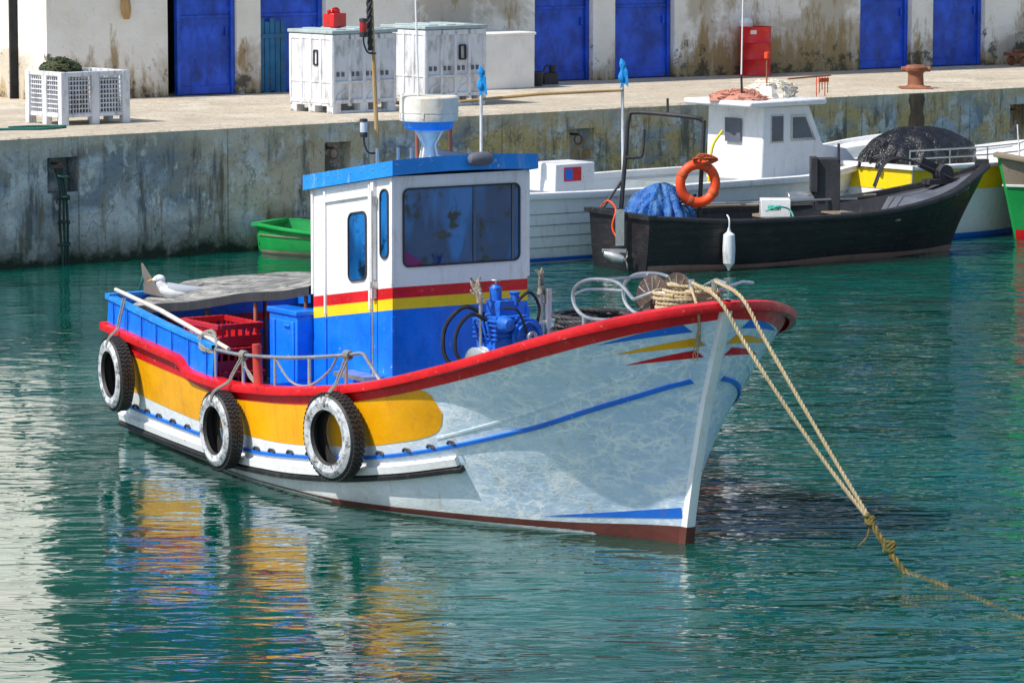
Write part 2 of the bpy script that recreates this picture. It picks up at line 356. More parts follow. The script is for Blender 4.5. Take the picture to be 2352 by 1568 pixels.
class Hull:
    def __init__(s,L,stem,bw,bs,zs,flare=1.35,depth=.35,mid=.7):
        s.L=L; s.stem=pchip(stem); s.bw=pchip(bw); s.bs=pchip(bs); s.zs=pchip(zs); s.flare=flare; s.depth=depth; s.mid=mid
    def P(s,t,v,side=1):
        x=-s.L+t*(s.L+s.stem(max(v,-.2)))
        bw=s.bw(t); bs=s.bs(t)
        if v>=0:
            k=sstep(.5,.95,t); p=s.mid*(1-k)+s.flare*k
            y=bw+(bs-bw)*v**p; z=v*s.zs(t)
        else:
            y=bw*max(0,1+v)**.6; z=v*s.depth
        return Vector((x,y*side,z))
    def find(s,x,z):
        t=(x+s.L)/s.L; v=0
        for _ in range(10):
            t=max(0,min(1,t)); v=z/s.zs(t) if z>=0 else z/s.depth
            t=(x+s.L)/(s.L+s.stem(max(v,-.2)))
        return max(0,min(1,t)),v
    def S(s,x,z,side=1,off=0):
        t,v=s.find(x,z); p=s.P(t,v,side)
        if off==0: return p
        e=.004
        a=s.P(min(1,t+e),v,side)-s.P(max(0,t-e),v,side); b=s.P(t,v+e*3,side)-s.P(t,v-e*3 if v-e*3>=0 or v<0 else v,side)
        n=a.cross(b).normalized()
        if n.y*side<0: n=-n
        return p+n*off
    def shell(s,b,mi=0,nt=90,nv=16,vmin=-.9):
        for side in(1,-1):
            rows=[]
            for j in range(nv+1+5):
                v=vmin*(1-j/5) if j<5 else (j-5)/nv
                rows.append([s.P(1-(1-i/nt)**1.25,v,side) for i in range(nt+1)])
            b.grid(rows,mi,flip=side<0)
        tr=[[s.P(0,(j-4)/10 if j>=4 else vmin*(1-j/4),sd) for sd in(-1,1)] for j in range(15)]
        b.grid(tr,mi)
        st=[[s.P(1,(j-4)/10 if j>=4 else vmin*(1-j/4),sd) for sd in(-1,1)] for j in range(15)]
        b.grid(st,mi,flip=True)
    def inner(s,b,deck,mi=0,mideck=1,th=.06,nt=70,t0=0.,t1=1.):
        for side in(1,-1):
            rows=[]
            for j in range(5):
                row=[]
                for i in range(nt+1):
                    t=t0+(t1-t0)*i/nt; z1=s.zs(t)-.01; z0=min(deck(t),z1-.01); z=z0+(z1-z0)*j/4
                    v=z/s.zs(t); p=s.P(min(t,.995),v,side); p.y=side*max(abs(p.y)-th,0.0); p.x-=th*.6 if t>.9 else 0; p.x=max(p.x,-s.L+th); row.append(p)
                rows.append(row)
            b.grid(rows,mi,flip=side>0)
        rows=[]
        for i in range(nt+1):
            t=t0+(t1-t0)*i/nt; z0=min(deck(t),s.zs(t)-.02); v=z0/s.zs(t); p=s.P(min(t,.995),v,1); w=max(p.y-th*.5,0)
            rows.append([Vector((p.x,w*k,z0+.03*(1-k*k))) for k in(-1,-.5,0,.5,1)])
        b.grid(rows,mideck)
        for ti in (t0,):
            if deck(ti)>0:
                p0=s.P(ti,1,1); x=p0.x+th+.002
                w=p0.y-th; b.add([(x,-w,deck(ti)),(x,w,deck(ti)),(x,w,s.zs(ti)-.01),(x,-w,s.zs(ti)-.01)],[(0,1,2,3)],mi)
    def strip(s,b,x0,x1,lo,hi,off,mi=0,nx=60,nz=4,sides=(1,-1)):
        for sd in sides:
            rows=[]
            for i in range(nx+1):
                x=x0+(x1-x0)*i/nx; a=lo(x); c=hi(x)
                rows.append([s.S(x,a+(c-a)*j/nz,sd,off) for j in range(nz+1)])
            b.grid(rows,mi,flip=sd>0)
    def bead(s,b,x0,x1,zc,h,th,mi=0,nx=70,sides=(1,-1)):
        for sd in sides:
            rows=[]
            for i in range(nx+1):
                x=x0+(x1-x0)*i/nx; z=zc(x)
                rows.append([s.S(x,z-h/2,sd,-.01),s.S(x,z-h/2+h*.15,sd,th),s.S(x,z+h/2-h*.15,sd,th),s.S(x,z+h/2,sd,-.01)])
            b.grid(rows,mi,flip=sd>0)
            for r in(rows[0],rows[-1]): b.add(r,[(0,1,2,3)],mi)
    def rail(s,b,out=.06,inn=.09,h=.06,mi=0,nt=110,t0=0.,stern=True):
        for sd in(1,-1):
            C=[]
            for i in range(nt+1):
                t=t0+(1-t0)*(1-(1-i/nt)**1.4); C.append((s.P(t,1,sd)))
            rows=[]
            for i,p in enumerate(C):
                a=C[max(i-1,0)]; c=C[min(i+1,nt)]; T=(c-a); T.z=0; T.normalize()
                n=Vector((-T.y,T.x,0))*sd
                if n.y*sd<0 and i<nt*.9: n=-n
                if i==nt: n=Vector((1,.0,0))
                zt=p.z
                o=p+n*out; q=p-n*inn
                if q.y*sd<0: q.y=0
                if i==nt: o.y=0; q.y=0
                rows.append([Vector((q.x,q.y,zt-h)),Vector((q.x,q.y,zt+.01)),Vector((p.x,p.y,zt+.018)),Vector((o.x,o.y,zt+.006)),Vector((o.x+n.x*.008,o.y+n.y*.008,zt-h*.5)),Vector((o.x,o.y,zt-h)),Vector((p.x,p.y,zt-h-.01))])
            b.grid(rows,mi,flip=sd>0)
        if stern:
            p=s.P(0,1,1); b.box((p.x+.01,0,p.z-h/2+.012),(.13,2*p.y+.1,h+.01),mi)
def const(c): return lambda x:c

# ------------------------------------------------------------------ camera, light, world
H=5.56; PITCH=math.radians(6.9)
cam_d=bpy.data.cameras.new('camera'); cam=bpy.data.objects.new('camera',cam_d); sc.collection.objects.link(cam)
cam.location=(0,0,H); cam.rotation_euler=(math.pi/2-PITCH,0,0); cam_d.lens=137; cam_d.sensor_width=36; cam_d.clip_end=3000
sc.camera=cam
EL=math.radians(52); az=Vector((-.87,-.495)).normalized()
S=Vector((az.x*math.cos(EL),az.y*math.cos(EL),math.sin(EL)))
sd=bpy.data.lights.new('sun','SUN'); sd.energy=5.0; sd.angle=math.radians(.5); sd.color=(1,.955,.88)
sun=bpy.data.objects.new('sun',sd); sc.collection.objects.link(sun); sun.rotation_euler=S.to_track_quat('Z','Y').to_euler(); sun.location=(-20,0,30)
w=bpy.data.worlds.new('World'); sc.world=w; w.use_nodes=True; nt=w.node_tree
sk=nt.nodes.new('ShaderNodeTexSky'); sk.sky_type='NISHITA'; sk.sun_disc=False; sk.sun_elevation=EL; sk.sun_rotation=math.atan2(az.x,az.y)
nt.links.new(sk.outputs[0],nt.nodes['Background'].inputs[0]); nt.nodes['Background'].inputs[1].default_value=.15

# ------------------------------------------------------------------ water
b=B(); b.add([(-400,-60,0),(400,-60,0),(400,500,0),(-400,500,0)],[(0,1,2,3)])
b.build('water',M['water'])

# ------------------------------------------------------------------ quay
QM=frame((-7.16,54.4,0),(.77,.638)); QH=1.83
quay=group('quay_wall',QM)
b=B()
niche=[(.78,1.29),(5.67,6.16),(10.47,10.98),(20.5,21.0),(-4.3,-3.8),(25.5,26)]
niche.sort(); z0,z1=1.02,1.52
cur=-90
def quad(b,s0,s1,za,zb,y=0,mi=0): b.add([(s0,y,za),(s1,y,za),(s1,y,zb),(s0,y,zb)],[(0,1,2,3)],mi)
for a,c in niche:
    quad(b,cur,a,-3,QH-.03)
    quad(b,a,c,-3,z0); quad(b,a,c,z1,QH-.03); quad(b,a,c,z0,z1,.28)
    b.add([(a,0,z0),(c,0,z0),(c,.28,z0),(a,.28,z0)],[(0,1,2,3)]); b.add([(a,0,z1),(a,.28,z1),(c,.28,z1),(c,0,z1)],[(0,1,2,3)])
    b.add([(a,0,z0),(a,.28,z0),(a,.28,z1),(a,0,z1)],[(0,1,2,3)]); b.add([(c,0,z0),(c,0,z1),(c,.28,z1),(c,.28,z0)],[(0,1,2,3)])
    cur=c
quad(b,cur,130,-3,QH-.03)
b.build('wall_face',M['quay'],quay)
b=B()
rows=[]
for i in range(880):
    s_=-90+i*.25; j=RND.uniform(-.02,.02); k=RND.uniform(-.03,.01)
    rows.append([Vector((s_,0+.0,QH-.03)),Vector((s_,-.004+j*.3,QH-.026)),Vector((s_,.03+j,QH-.004+k*.3)),Vector((s_,.09,QH)),Vector((s_,.5,QH))])
b.grid(rows,0,flip=True)
b.build('coping',M['quaytop'],quay)
b=B()
for a,c in niche:
    m_=(a+c)/2; b.cyl((m_,.06,1.42),(m_,.28,1.42),.02,n=8)
    b.tube([(m_+.075*math.sin(q*math.pi/8),.09,1.34+.075*math.cos(q*math.pi/8)) for q in range(16)],.013,6,closed=True)
b.build('mooring_rings',M['rust'],quay)
b=B()
b.add([(-90,.5,QH),(130,.5,QH),(130,300,QH),(-90,300,QH)],[(0,1,2,3)])
b.build('quay_pavement',M['quaytop'],xf=QM)
b=B()
for dx,l in ((0,.02),(.04,-.05),(-.05,.1)):
    b.rope([(1.0+dx,.05,1.36),(1.0+dx,-.06,1.05),(.99+dx*1.5,-.09,.6),(1.02+dx,-.07,.1),(1.04+dx*1.3,-.08,-.3)],.02)
for z in (1.25,.95,.6,.3): b.tube([(1.0+.09*math.cos(q),-.07+.05*math.sin(q),z+RND.uniform(-.02,.02)) for q in [k*math.pi/5 for k in range(10)]],.018,6,closed=True)
b.build('hanging_mooring_rope',[paint('rope_dark_green',(.03,.09,.07),.9,dirt=(.02,.02,.02),damt=.8,dlo=.4,dhi=.6)],xf=QM)

bm=group('mooring_bollard',Matrix.Translation((6.93,66.95,QH)))
b=B(); b.lathe([(0,0),(.2,0),(.2,.03),(.14,.06),(.13,.26),(.19,.31),(.2,.36),(.15,.4),(0,.41)],(0,0,0),n=24)
b.box((0,0,.015),(.55,.5,.03)); b.cyl((-.25,0,.33),(.25,0,.33),.045)
b.build('bollard_body',M['rust'],bm,bevel=.008)
b=B(); s0=18.2
rows=[]
for i in range(14):
    z=QH-.04-i*.1; wv=.17+.03*math.sin(i*1.7); rows.append([Vector((s0-wv,-.005,z)),Vector((s0-.04,-.012,z)),Vector((s0+.05,-.012,z)),Vector((s0+wv,-.005,z))])
b.grid(rows,0,flip=True)
b.build('bollard_rust_stain',paint('rust_stain',(.24,.12,.06),.9,dirt=(.10,.08,.06),damt=.9,dlo=.4,dhi=.6,var=.4),xf=QM)  # rust stain on the wall face below the bollard

# ------------------------------------------------------------------ building
BM=frame((-5.6,64.5,QH),(.815,.579))
bld=group('harbour_warehouse',BM)
ops=[(-.1,1.23),(1.70,3.0),(7.36,8.64),(9.13,10.47),(14.86,16.14),(16.67,18.0)]
WH=11.0; OH=2.3; x=-2.36; b=B()
for a,c in ops+[(40,40)]:
    b.box(((x+a)/2,.2,OH/2),(a-x,.4,OH)); x=c
b.box(((-2.36+40)/2,.2,(OH+2.9)/2),(42.36,.4,.6))
b.box((-2.16,6.4,1.45),(.4,12,2.9)); b.box((39.8,6.4,1.45),(.4,12,2.9))
b.build('walls',M['plaster'],bld)
b=B(); b.box((18.82,.2,(2.9+WH)/2),(42.36,.4,WH-2.9)); b.box((39.8,6.4,(2.9+WH)/2),(.4,12,WH-2.9)); b.build('added_upper_walls',M['addedwall'],bld)  # unseen upper storeys, added dark and tall so the water reflects less sky
b=B(); b.box((-2.16,6.4,(2.9+WH)/2),(.4,12,WH-2.9)); b.build('added_gable_upper',M['plaster'],bld)
b=B(); b.box((18.8,.35,WH+.09),(42.8,1.0,.18)); b.box((18.8,6.9,WH+.06),(42.8,12,.1)); b.build('added_cornice_and_roof',M['quaytop'],bld,bevel=.02)
b=B()
for i in range(14):
    b.box((.3+i*2.9,-.01,4.4),(.9,.06,1.3)); b.box((.3+i*2.9,-.01,6.9),(.9,.06,1.2)); b.box((.3+i*2.9,-.01,9.3),(.9,.06,1.2))
b.build('upper_shutters',M['doorblue'],bld,bevel=.01)
def door(x0,x1,mi,name,y=.16):
    b=B(); cx=(x0+x1)/2; w_=x1-x0
    b.box((cx,y+.03,OH/2),(w_-.02,.05,OH-.02))
    b.box((x0+.045,y-.02,OH/2),(.07,.06,OH-.03)); b.box((x1-.045,y-.02,OH/2),(.07,.06,OH-.03))
    b.box((cx,y-.005,1.30),(w_-.17,.035,.05)); b.box((cx,y-.005,.09),(w_-.17,.035,.14)); b.box((cx,y-.003,1.9),(w_-.17,.03,.05))
    for q in (.35,1.05): b.cyl((x0+.10,y-.03,q),(x0+.10,y-.03,q+.1),.018,n=8)
    b.box((x1-.16,y-.02,1.05),(.03,.04,.14))
    b.build(name,M[mi],bld,bevel=.006)
door(.1,1.23,'doorblue','door',y=.10)
door(1.70,3.0,'doorblue','door'); door(7.36,8.64,'doorblue','door'); door(9.13,10.47,'doorblue','door')
door(14.86,16.14,'doorblue','door'); door(16.67,18.0,'doorblue','door')
b=B()
for i in range(5): b.box((1.77+i*.105,.09,.62+RND.uniform(-.04,.04)),(.09,.025,1.22))
b.box((2.0,.07,.95),(.5,.02,.07)); b.build('boarded_panel',M['doorold'],bld)
b=B(); b.box((18,1.0,1.2),(41,.05,2.4)); b.build('dark_room',M['void'],bld)
b=B(); b.tube(catmull([(-1.3,-.02,3),(-1.33,-.03,2.0),(-1.22,-.03,1.75),(-1.1,-.03,1.7),(-1.05,-.03,1.9),(-1.12,-.02,2.4)],6),.012,6)
b.box((-.8,-.03,1.95),(1.1,.04,.03)); b.build('wall_cable_and_bar',M['wood'],bld)
b=B()
b.tube(catmull([(-.92,-.05,2.3),(-.93,-.06,1.7),(-.91,-.07,1.3)],4),[.02,.025,.03,.04,.06,.08,.09,.08,.05],8); b.build('hanging_sack',M['bamboo'],bld)
b=B()
for pts in ([(16.25,1.75),(16.35,1.95),(16.42,1.7)],[(16.45,1.9),(16.55,1.75),(16.6,1.95)],[(16.3,1.3),(16.4,1.38),(16.5,1.28),(16.6,1.36)],[(16.38,1.55),(16.5,1.62)]):
    b.tube([(p[0],-.004,p[1]) for p in pts],.014,5)
b.build('graffiti_tag',M['black'],bld)
for X0,sz,t in ((15.28,.17,'7160'),):
    tx=bpy.data.curves.new('door_number','FONT'); tx.body=t; tx.size=sz; to=bpy.data.objects.new('door_number',tx); sc.collection.objects.link(to)
    to.parent=bld; to.location=(X0,.126,1.33); to.rotation_euler=(math.pi/2,0,0); tx.materials.append(M['red'])
lw=group('white_block_wall',BM); b=B(); b.box((5.68,-.75,.46),(1.35,1.3,.92)); b.box((5.68,-.75,.94),(1.40,1.35,.05)); b.build('block',M['whiteplain'],lw,bevel=.02)
b=B(); b.lathe([(0,0),(.1,0),(.13,.24),(.12,.24),(.09,.02),(0,.02)],(0,0,0),n=20); b.lathe([(.125,.22),(.14,.22),(.14,.25),(.125,.25)],(0,0,0),n=20,closed=True)
b.build('bucket',M['dark'],xf=BM@Matrix.Translation((6.75,-.9,0)))
b=B(); b.box((0,0,.1),(.3,.22,.2)); b.cyl((.1,.0,.2),(.1,0,.33),.06); b.tube(catmull([(-.1,0,.2),(-.05,0,.32),(.06,0,.32)],4),.02,6)
b.build('outboard_fuel_tank',M['dark'],xf=BM@Matrix.Translation((7.25,-.55,0)),bevel=.02)

# ------------------------------------------------------------------ plastic pallet bins
def bin_(nm,s_,w_,L=1.22,D=1.1,Hh=1.22,mark=1):
    T=QM@Matrix.Translation((s_,w_,QH)); g=group(nm,T)
    b=B(); leg=.15
    b.box((L/2,D/2,leg+(Hh-leg)/2),(L-.06,D-.06,Hh-leg))
    for x in(.08,L/2,L-.08):
        for y in(.08,D/2,D-.08): b.box((x,y,leg/2),(.16,.16,leg))
    for y in(.08,D/2,D-.08): b.box((L/2,y,.02),(L,.14,.04))
    for x in(.02,.33,.61,.89,L-.02):
        b.box((x,D/2,.66),(.045,D+.03,Hh-.12)) if x in(.02,L-.02) else [b.box((x,y,.66),(.05,.05,Hh-.12)) for y in(.012,D-.012)]
    for y in(.02,.3,.55,.8,D-.02):
        [b.box((x,y,.66),(.05,.05,Hh-.14)) for x in(.008,L-.008)]
    for z,h in((.18,.06),(.48,.03),(Hh-.05,.08)):
        b.box((L/2,.012,z),(L+.02,.05,h)); b.box((L/2,D-.012,z),(L+.02,.05,h)); b.box((.012,D/2,z),(.05,D-.05,h)); b.box((L-.012,D/2,z),(.05,D-.05,h))
    for cx in(.3,.9):
        b.tube([(cx+.2*math.cos(a),.022,.22+.14*math.sin(a)) for a in [k*math.pi/8 for k in range(9)]],.012,5)
    b.build('bin_body',M['plasticw'],g,bevel=.012)
    b=B()
    for i in range(11):
        if i%3!=2: b.box((.12+i*.095,-.008+.028,.60),(.045,.02,.07))
    for i in range(9): b.box((.029,.14+i*.095,.60),(.02,.045,.07))
    b.build('vent_slots',M['lampg'],g)
    b=B(); b.box((L/2,D/2,Hh+.03),(L+.06,D+.06,.055))
    for k in range(3): b.box((.25+k*.36,D/2,Hh+.065),(.2,D*.8,.02))
    b.build('lid',M['lid'],g,bevel=.012)
    def rr(cx,cz,w0,h0,pl):
        for dx,dz,ww,hh in((-w0/2,0,.025,h0),(w0/2,0,.025,h0),(0,h0/2,w0,.025),(0,-h0/2,w0,.025)):
            if pl=='f': b.box((cx+dx,-.006,cz+dz),(ww,.03,hh))
            else: b.box((-.006,cx+dx,cz+dz),(.03,ww,hh))
    b=B(); rr(.75,.85,.11,.22,'f') if mark==1 else rr(.42,.85,.09,.22,'s'); b.build('painted_mark',M['black'],g)
    return g
bin_('pallet_bin',6.9,1.42,mark=2); bin_('pallet_bin',9.05,1.84,mark=1)
b=B(); b.box((0,0,.09),(.26,.17,.17)); b.box((.02,0,.20),(.12,.05,.05)); b.tube(catmull([(-.08,0,.17),(-.04,0,.23),(.06,0,.23),(.1,0,.17)],4),.016,6); b.cyl((-.11,0,.17),(-.13,0,.22),.025)
b.build('jerrycan',M['barrel'],xf=QM@Matrix.Translation((7.42,2.05,QH+1.295))@Matrix.Rotation(.3,4,'Z')@Matrix.Scale(1.25,4),bevel=.02)

cg=group('vented_pallet_box',QM@Matrix.Translation((2.15,1.70,QH)))
b=B(); L,D,Hh=1.2,1.0,.78
for x in(.06,L-.06,L*.5):
    for y in(.06,D-.06): b.box((x,y,Hh/2),(.13,.10,Hh))
for x in (.06,L-.06): b.box((x,D/2,Hh/2),(.10,.12,Hh))
for i in range(9):
    z=.17+i*.068
    for y in(.05,D-.05): b.box((L/2,y,z),(L-.1,.02,.018))
    for x in(.04,L-.04): b.box((x,D/2,z),(.02,D-.1,.018))
for i in range(21):
    x=.07+i*.053
    for y in(.06,D-.06): b.box((x,y,.44),(.014,.02,.58))
for i in range(17):
    y=.07+i*.054
    for x in(.05,L-.05): b.box((x,y,.44),(.02,.014,.58))
for y in(.05,D-.05): b.box((L/2,y,Hh-.03),(L,.07,.06)); b.box((L/2,y,.14),(L,.06,.05))
for x in(.05,L-.05): b.box((x,D/2,Hh-.03),(.07,D-.08,.062)); b.box((x,D/2,.14),(.06,D-.08,.052))
b.box((L/2,D/2,.15),(L-.12,D-.12,.03))
b.build('box_frame',M['plasticw'],cg,bevel=.006)
b=B(); b.box((L/2,D/2,.42),(L-.26,D-.26,.5)); b.build('stored_nets',M['lampg'],cg)
def heap(name,mat,xf,rx,ry,rz,seed,n=26,par=None,strands=60,amp=.2,m=10,fold=0.,pw=1.):
    r=random.Random(seed); b=B(); ph=[r.uniform(0,6.28) for _ in range(12)]
    def P(u,v):
        a=2*math.pi*u; e=v*math.pi/2
        k=1+amp*math.sin(3*a+ph[0]+2*v)+amp*.6*math.sin(7*a+ph[1])*math.cos(4*v+ph[2])+amp*.4*math.sin(13*a+5*v+ph[3])
        if fold: k+=fold*(1-v)*(abs(math.sin(9*a+ph[5]+1.5*math.sin(3*v+ph[6])))-.5)+fold*.5*(abs(math.sin(5*a+6*v+ph[7]))-.5)
        return Vector((rx*k*math.cos(e)**pw*math.cos(a),ry*k*math.cos(e)**pw*math.sin(a),rz*math.sin(e)*(1+amp*.7*math.sin(5*a+ph[4])*math.cos(e)+fold*.4*math.sin(8*a+ph[8])*math.cos(e))))
    rows=[[P(i/n/1.,j/m) for i in range(n+1)] for j in range(m+1)]
    b.grid(rows)
    for k in range(strands):
        u=r.random(); v=r.uniform(0,.9); pts=[]
        for q in range(6): pts.append(P(u,v)*1.03+Vector((0,0,r.uniform(0,.03)))); u+=r.uniform(-.08,.08); v=min(1,max(0,v+r.uniform(-.15,.15)))
        b.tube(catmull(pts,3),.010,4)
    return b.build(name,mat,par,xf=xf,angle=60 if fold else 35)
heap('fishing_net_pile',M['net'],QM@Matrix.Translation((2.55,2.35,QH+.72)),.3,.25,.22,3)
heap('fishing_net_pile',M['net'],QM@Matrix.Translation((.0,2.6,QH)),.7,.7,.75,5,strands=120)
b=B(); b.rope([(0,0,.02),(.6,.1,.02),(1.2,-.2,.02),(1.7,.1,.02),(1.3,.35,.02),(.8,.2,.03)],.02)
b.build('rope_on_quay',M['ropeg'],xf=QM@Matrix.Translation((.3,1.3,QH)))

bg=group('oil_barrel',Matrix.Translation((4.44,71.25,QH)))
b=B(); b.lathe([(0,0),(.285,0),(.295,.01),(.29,.03),(.285,.05),(.285,.28),(.298,.30),(.285,.32),(.285,.58),(.298,.60),(.285,.62),(.285,.85),(.297,.87),(.297,.89),(.28,.89),(.28,.87),(0,.87)],(0,0,0),n=40)
b.build('drum',M['barrel'],bg)
b=B(); b.add([Vector((.2875*math.cos(a),.2875*math.sin(a),z)) for z in(.76,.83) for a in[-1.95,-1.85,-1.75,-1.65,-1.55]],[(i,i+1,i+6,i+5) for i in range(4)]); b.build('label',M['redwhite'],bg)
b=B(); b.lathe([(0,0),(.12,.0),(.13,.08),(.09,.15),(0,.17)],(-.17,0,.89),n=16); b.build('white_buoy',M['white'],bg)
b=B(); b.box((0,0,.22),(1.0,.5,.06)); b.box((0,0,.29),(.9,.1,.05))
for x in(-.35,.35):
    for y in(-.18,.18): b.lathe([(0,-.03),(.09,-.03),(.09,.03),(0,.03)],(x,y,.09),(0,1,0),n=16); b.box((x,y,.15),(.04,.05,.12))
b.build('hand_cart',M['rust'],xf=BM@Matrix.Translation((18.75,-.5,0)),bevel=.006)
b=B(); b.box((0,0,.1),(.4,.3,.2)); b.box((0,0,.21),(.44,.34,.03)); b.build('fish_crate',M['crategreen'],xf=BM@Matrix.Translation((18.9,-.5,.32)),bevel=.01)

# ================================================================== MAIN FISHING BOAT
FM=frame((1.447,32.03,0),(.546,-.838))@Matrix.Diagonal((.98,1,1,1))
boat=group('fishing_boat',FM)
hull=Hull(8.5,[(-.2,-.04),(0,0),(.5,.22),(1,.56)],
  [(0,.88),(.264,1.22),(.452,1.42),(.56,1.42),(.66,1.30),(.76,1.02),(.842,.72),(.92,.37),(1,.035)],
  [(0,1.1),(.23,1.38),(.38,1.48),(.52,1.52),(.66,1.51),(.77,1.47),(.883,1.34),(.93,1.12),(.97,.74),(.99,.40),(1,.05)],
  [(0,1.09),(.22,1.005),(.232,.995),(.262,.89),(.334,.87),(.439,.92),(.5265,1.0),(.634,1.14),(.75,1.37),(.883,1.70),(.938,1.87),(.979,2.0),(1,2.06)],flare=1.25,depth=.5,mid=.6)
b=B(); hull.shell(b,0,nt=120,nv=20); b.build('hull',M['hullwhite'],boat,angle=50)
redlo=pchip([(-8.5,.87),(-6.4,.80),(-5.47,.73),(-4.5,.78),(-3.7,.85),(-2.76,.99),(-1.7,1.22),(-.5,1.55),(.1,1.76),(.55,1.93)])
b=B()
for sd_ in(1,-1):
    rows=[]
    for i in range(161):
        t=1-(1-i/160)**1.25; zt=hull.zs(t); x=hull.P(t,.93).x; zl=min(redlo(x),zt-.09)
        rows.append([hull.P(t,(zl+(zt-zl)*j/3)/zt,sd_)+Vector((.004 if t>.97 else 0,.007*sd_,0)) for j in range(4)])
    b.grid(rows,0,flip=sd_>0)
b.build('red_sheer_band',M['red'],boat)
b=B(); hull.rail(b,out=.055,inn=.10,h=.065,nt=140); b.build('gunwale_rail',M['red'],boat)
b=B()
yb=pchip([(-8.4,.50),(-7.25,.45),(-6,.42),(-4.6,.43),(-3,.56),(-2.3,.68),(-1.95,.77),(-1.8,.86),(-1.72,.99)])
def ytop(x):
    z=redlo(x)+.01
    if x>-1.95: z=min(z, .99+(z-.99)*math.sqrt(max(0,1-((x+1.95)/.23)**2)))
    return z
def ylo(x): return min(yb(x),ytop(x)-.001)
hull.strip(b,-8.4,-1.72,ylo,ytop,.0035,0,nx=110); b.build('yellow_panel',M['yellow'],boat)
bl=pchip([(-8.3,.31),(-7.9,.30),(-5,.29),(-3.9,.36),(-2.7,.50),(-.88,.93),(-.3,1.14),(.05,1.28),(.30,1.40)])
b=B(); hull.bead(b,-8.35,.295,bl,.04,.018,0,nx=110); b.build('blue_rubbing_line',M['line'],boat)
b=B()
hull.bead(b,-1.9,.28,lambda x:bl(x)+.09+.03*(x+1.9),.028,.005,0,nx=70)
b.build('plank_seams',M['hullwhite'],boat)
b=B()
for x in [-7.9,-7.55,-7.2,-6.8,-6.4,-6.0,-4.75,-4.45,-4.1,-3.75,-2.65,-2.3,-2.0,-1.75]:
    z=bl(x)+.033
    for sd_ in(1,-1):
        p=hull.S(x,z,sd_,.012); b.tube([p+Vector((-.055,0,-.012)),p+Vector((-.035,0,.008)),p+Vector((.035,0,.008)),p+Vector((.055,0,-.012))],.013,6)
b.build('scuppers',M['dark'],boat)
bk=pchip([(-8.45,.12),(-5.8,.12),(-4.4,.16),(-3.4,.24),(-2.5,.37),(-1.75,.52)])
b=B(); hull.bead(b,-8.45,-1.75,lambda x:bk(x)+.05,.09,.045,0); b.build('white_rubbing_strake',M['white'],boat)
b=B(); hull.bead(b,-8.45,-1.72,lambda x:bk(x)-.015,.05,.065,0); b.build('black_rubbing_strake',M['black'],boat)
b=B(); bt=pchip([(-8.4,.02),(-4.0,.03),(-2.5,.06),(-1,.09),(0,.14),(.05,.14)])
hull.strip(b,-8.45,.02,lambda x:-.12,bt,.003,0,nx=80); b.build('boot_topping',M['boot'],boat)
def tri(x0,x1,zl,za,zb):
    hull.strip(b,x0,x1,lambda x:zl+(za-zl)*(x-x0)/(x1-x0),lambda x:zl+.002+(zb-zl)*(x-x0)/(x1-x0),.0035,0,nx=24,nz=2)
b=B(); tri(.02,.43,1.715,1.82,1.89); b.build('bow_flash_blue',M['line'],boat)
b=B(); tri(.06,.42,1.63,1.70,1.765); b.build('bow_flash_yellow',M['yellow'],boat)
b=B(); tri(.08,.385,1.54,1.60,1.66); b.build('bow_flash_red',M['red'],boat)
b=B(); tri(-1.15,.02,.125,.21,.30); b.build('bow_foot_blue',M['line'],boat)
b=B(); rows=[]
for i in range(25):
    v=-.5+1.49*i/24; xs=hull.stem(max(v,-.2)) if v>-.2 else hull.stem(-.2)+(v+.2)*.2; z=v*2.06 if v>0 else v*.5
    rows.append([Vector((xs-.03,-.05,z)),Vector((xs+.055,-.042,z)),Vector((xs+.062,0,z)),Vector((xs+.055,.042,z)),Vector((xs-.03,.05,z))])
b.grid(rows,0,flip=True); b.build('stem_post',M['white'],boat)
b=B(); rows=[]
for i in range(9):
    z=-.15+.29*i/8; xs=hull.stem(max(z/2.06,-.1)); rows.append([Vector((xs-.03,-.054,z)),Vector((xs+.059,-.046,z)),Vector((xs+.067,0,z)),Vector((xs+.059,.046,z)),Vector((xs-.03,.054,z))])
b.grid(rows,0,flip=True); b.build('stem_boot',M['boot'],boat)
b=B(); hull.inner(b,lambda t:.42,0,1,t0=0,t1=.38); hull.inner(b,lambda t:hull.zs(t)-.22,0,1,t0=.38,t1=1.)
p=hull.P(.38,1,1); b.add([(p.x,-p.y+.06,.42),(p.x,p.y-.06,.42),(p.x,p.y-.06,hull.zs(.38)-.2),(p.x,-p.y+.06,hull.zs(.38)-.2)],[(0,1,2,3)],0)
b.build('deck_and_bulwark_lining',[M['blue'],M['deck']],boat)
btop=pchip([(-8.5,1.36),(-7,1.26),(-5.65,1.17)])
b=B()
for sd_ in(1,-1):
    rows=[]
    for i in range(41):
        x=-8.5+i*(2.85/40); y=hull.bs((x+8.5)/9.06); z=hull.zs((x+8.5)/9.06)
        o=(y-.005)*sd_; q=(y-.05)*sd_
        rows.append([Vector((x,o,z-.02)),Vector((x,o-.02*sd_,btop(x)-.02)),Vector((x,q-.02*sd_,btop(x)-.02)),Vector((x,q,.8))])
    b.grid(rows,0,flip=sd_>0); b.add(rows[-1],[(0,1,2,3)],0)
    for i in range(7):
        x=-8.3+i*.42; y=hull.bs((x+8.5)/9.06)-.002; z=hull.zs((x+8.5)/9.06); b.box((x,y*sd_,(z+btop(x))/2),(.012,.012,btop(x)-z-.02),1)
b.box((-8.475,0,1.21),(.05,2.1,.30),0)
b.build('aft_bulwark',[M['blue'],M['line']],boat)
b=B()
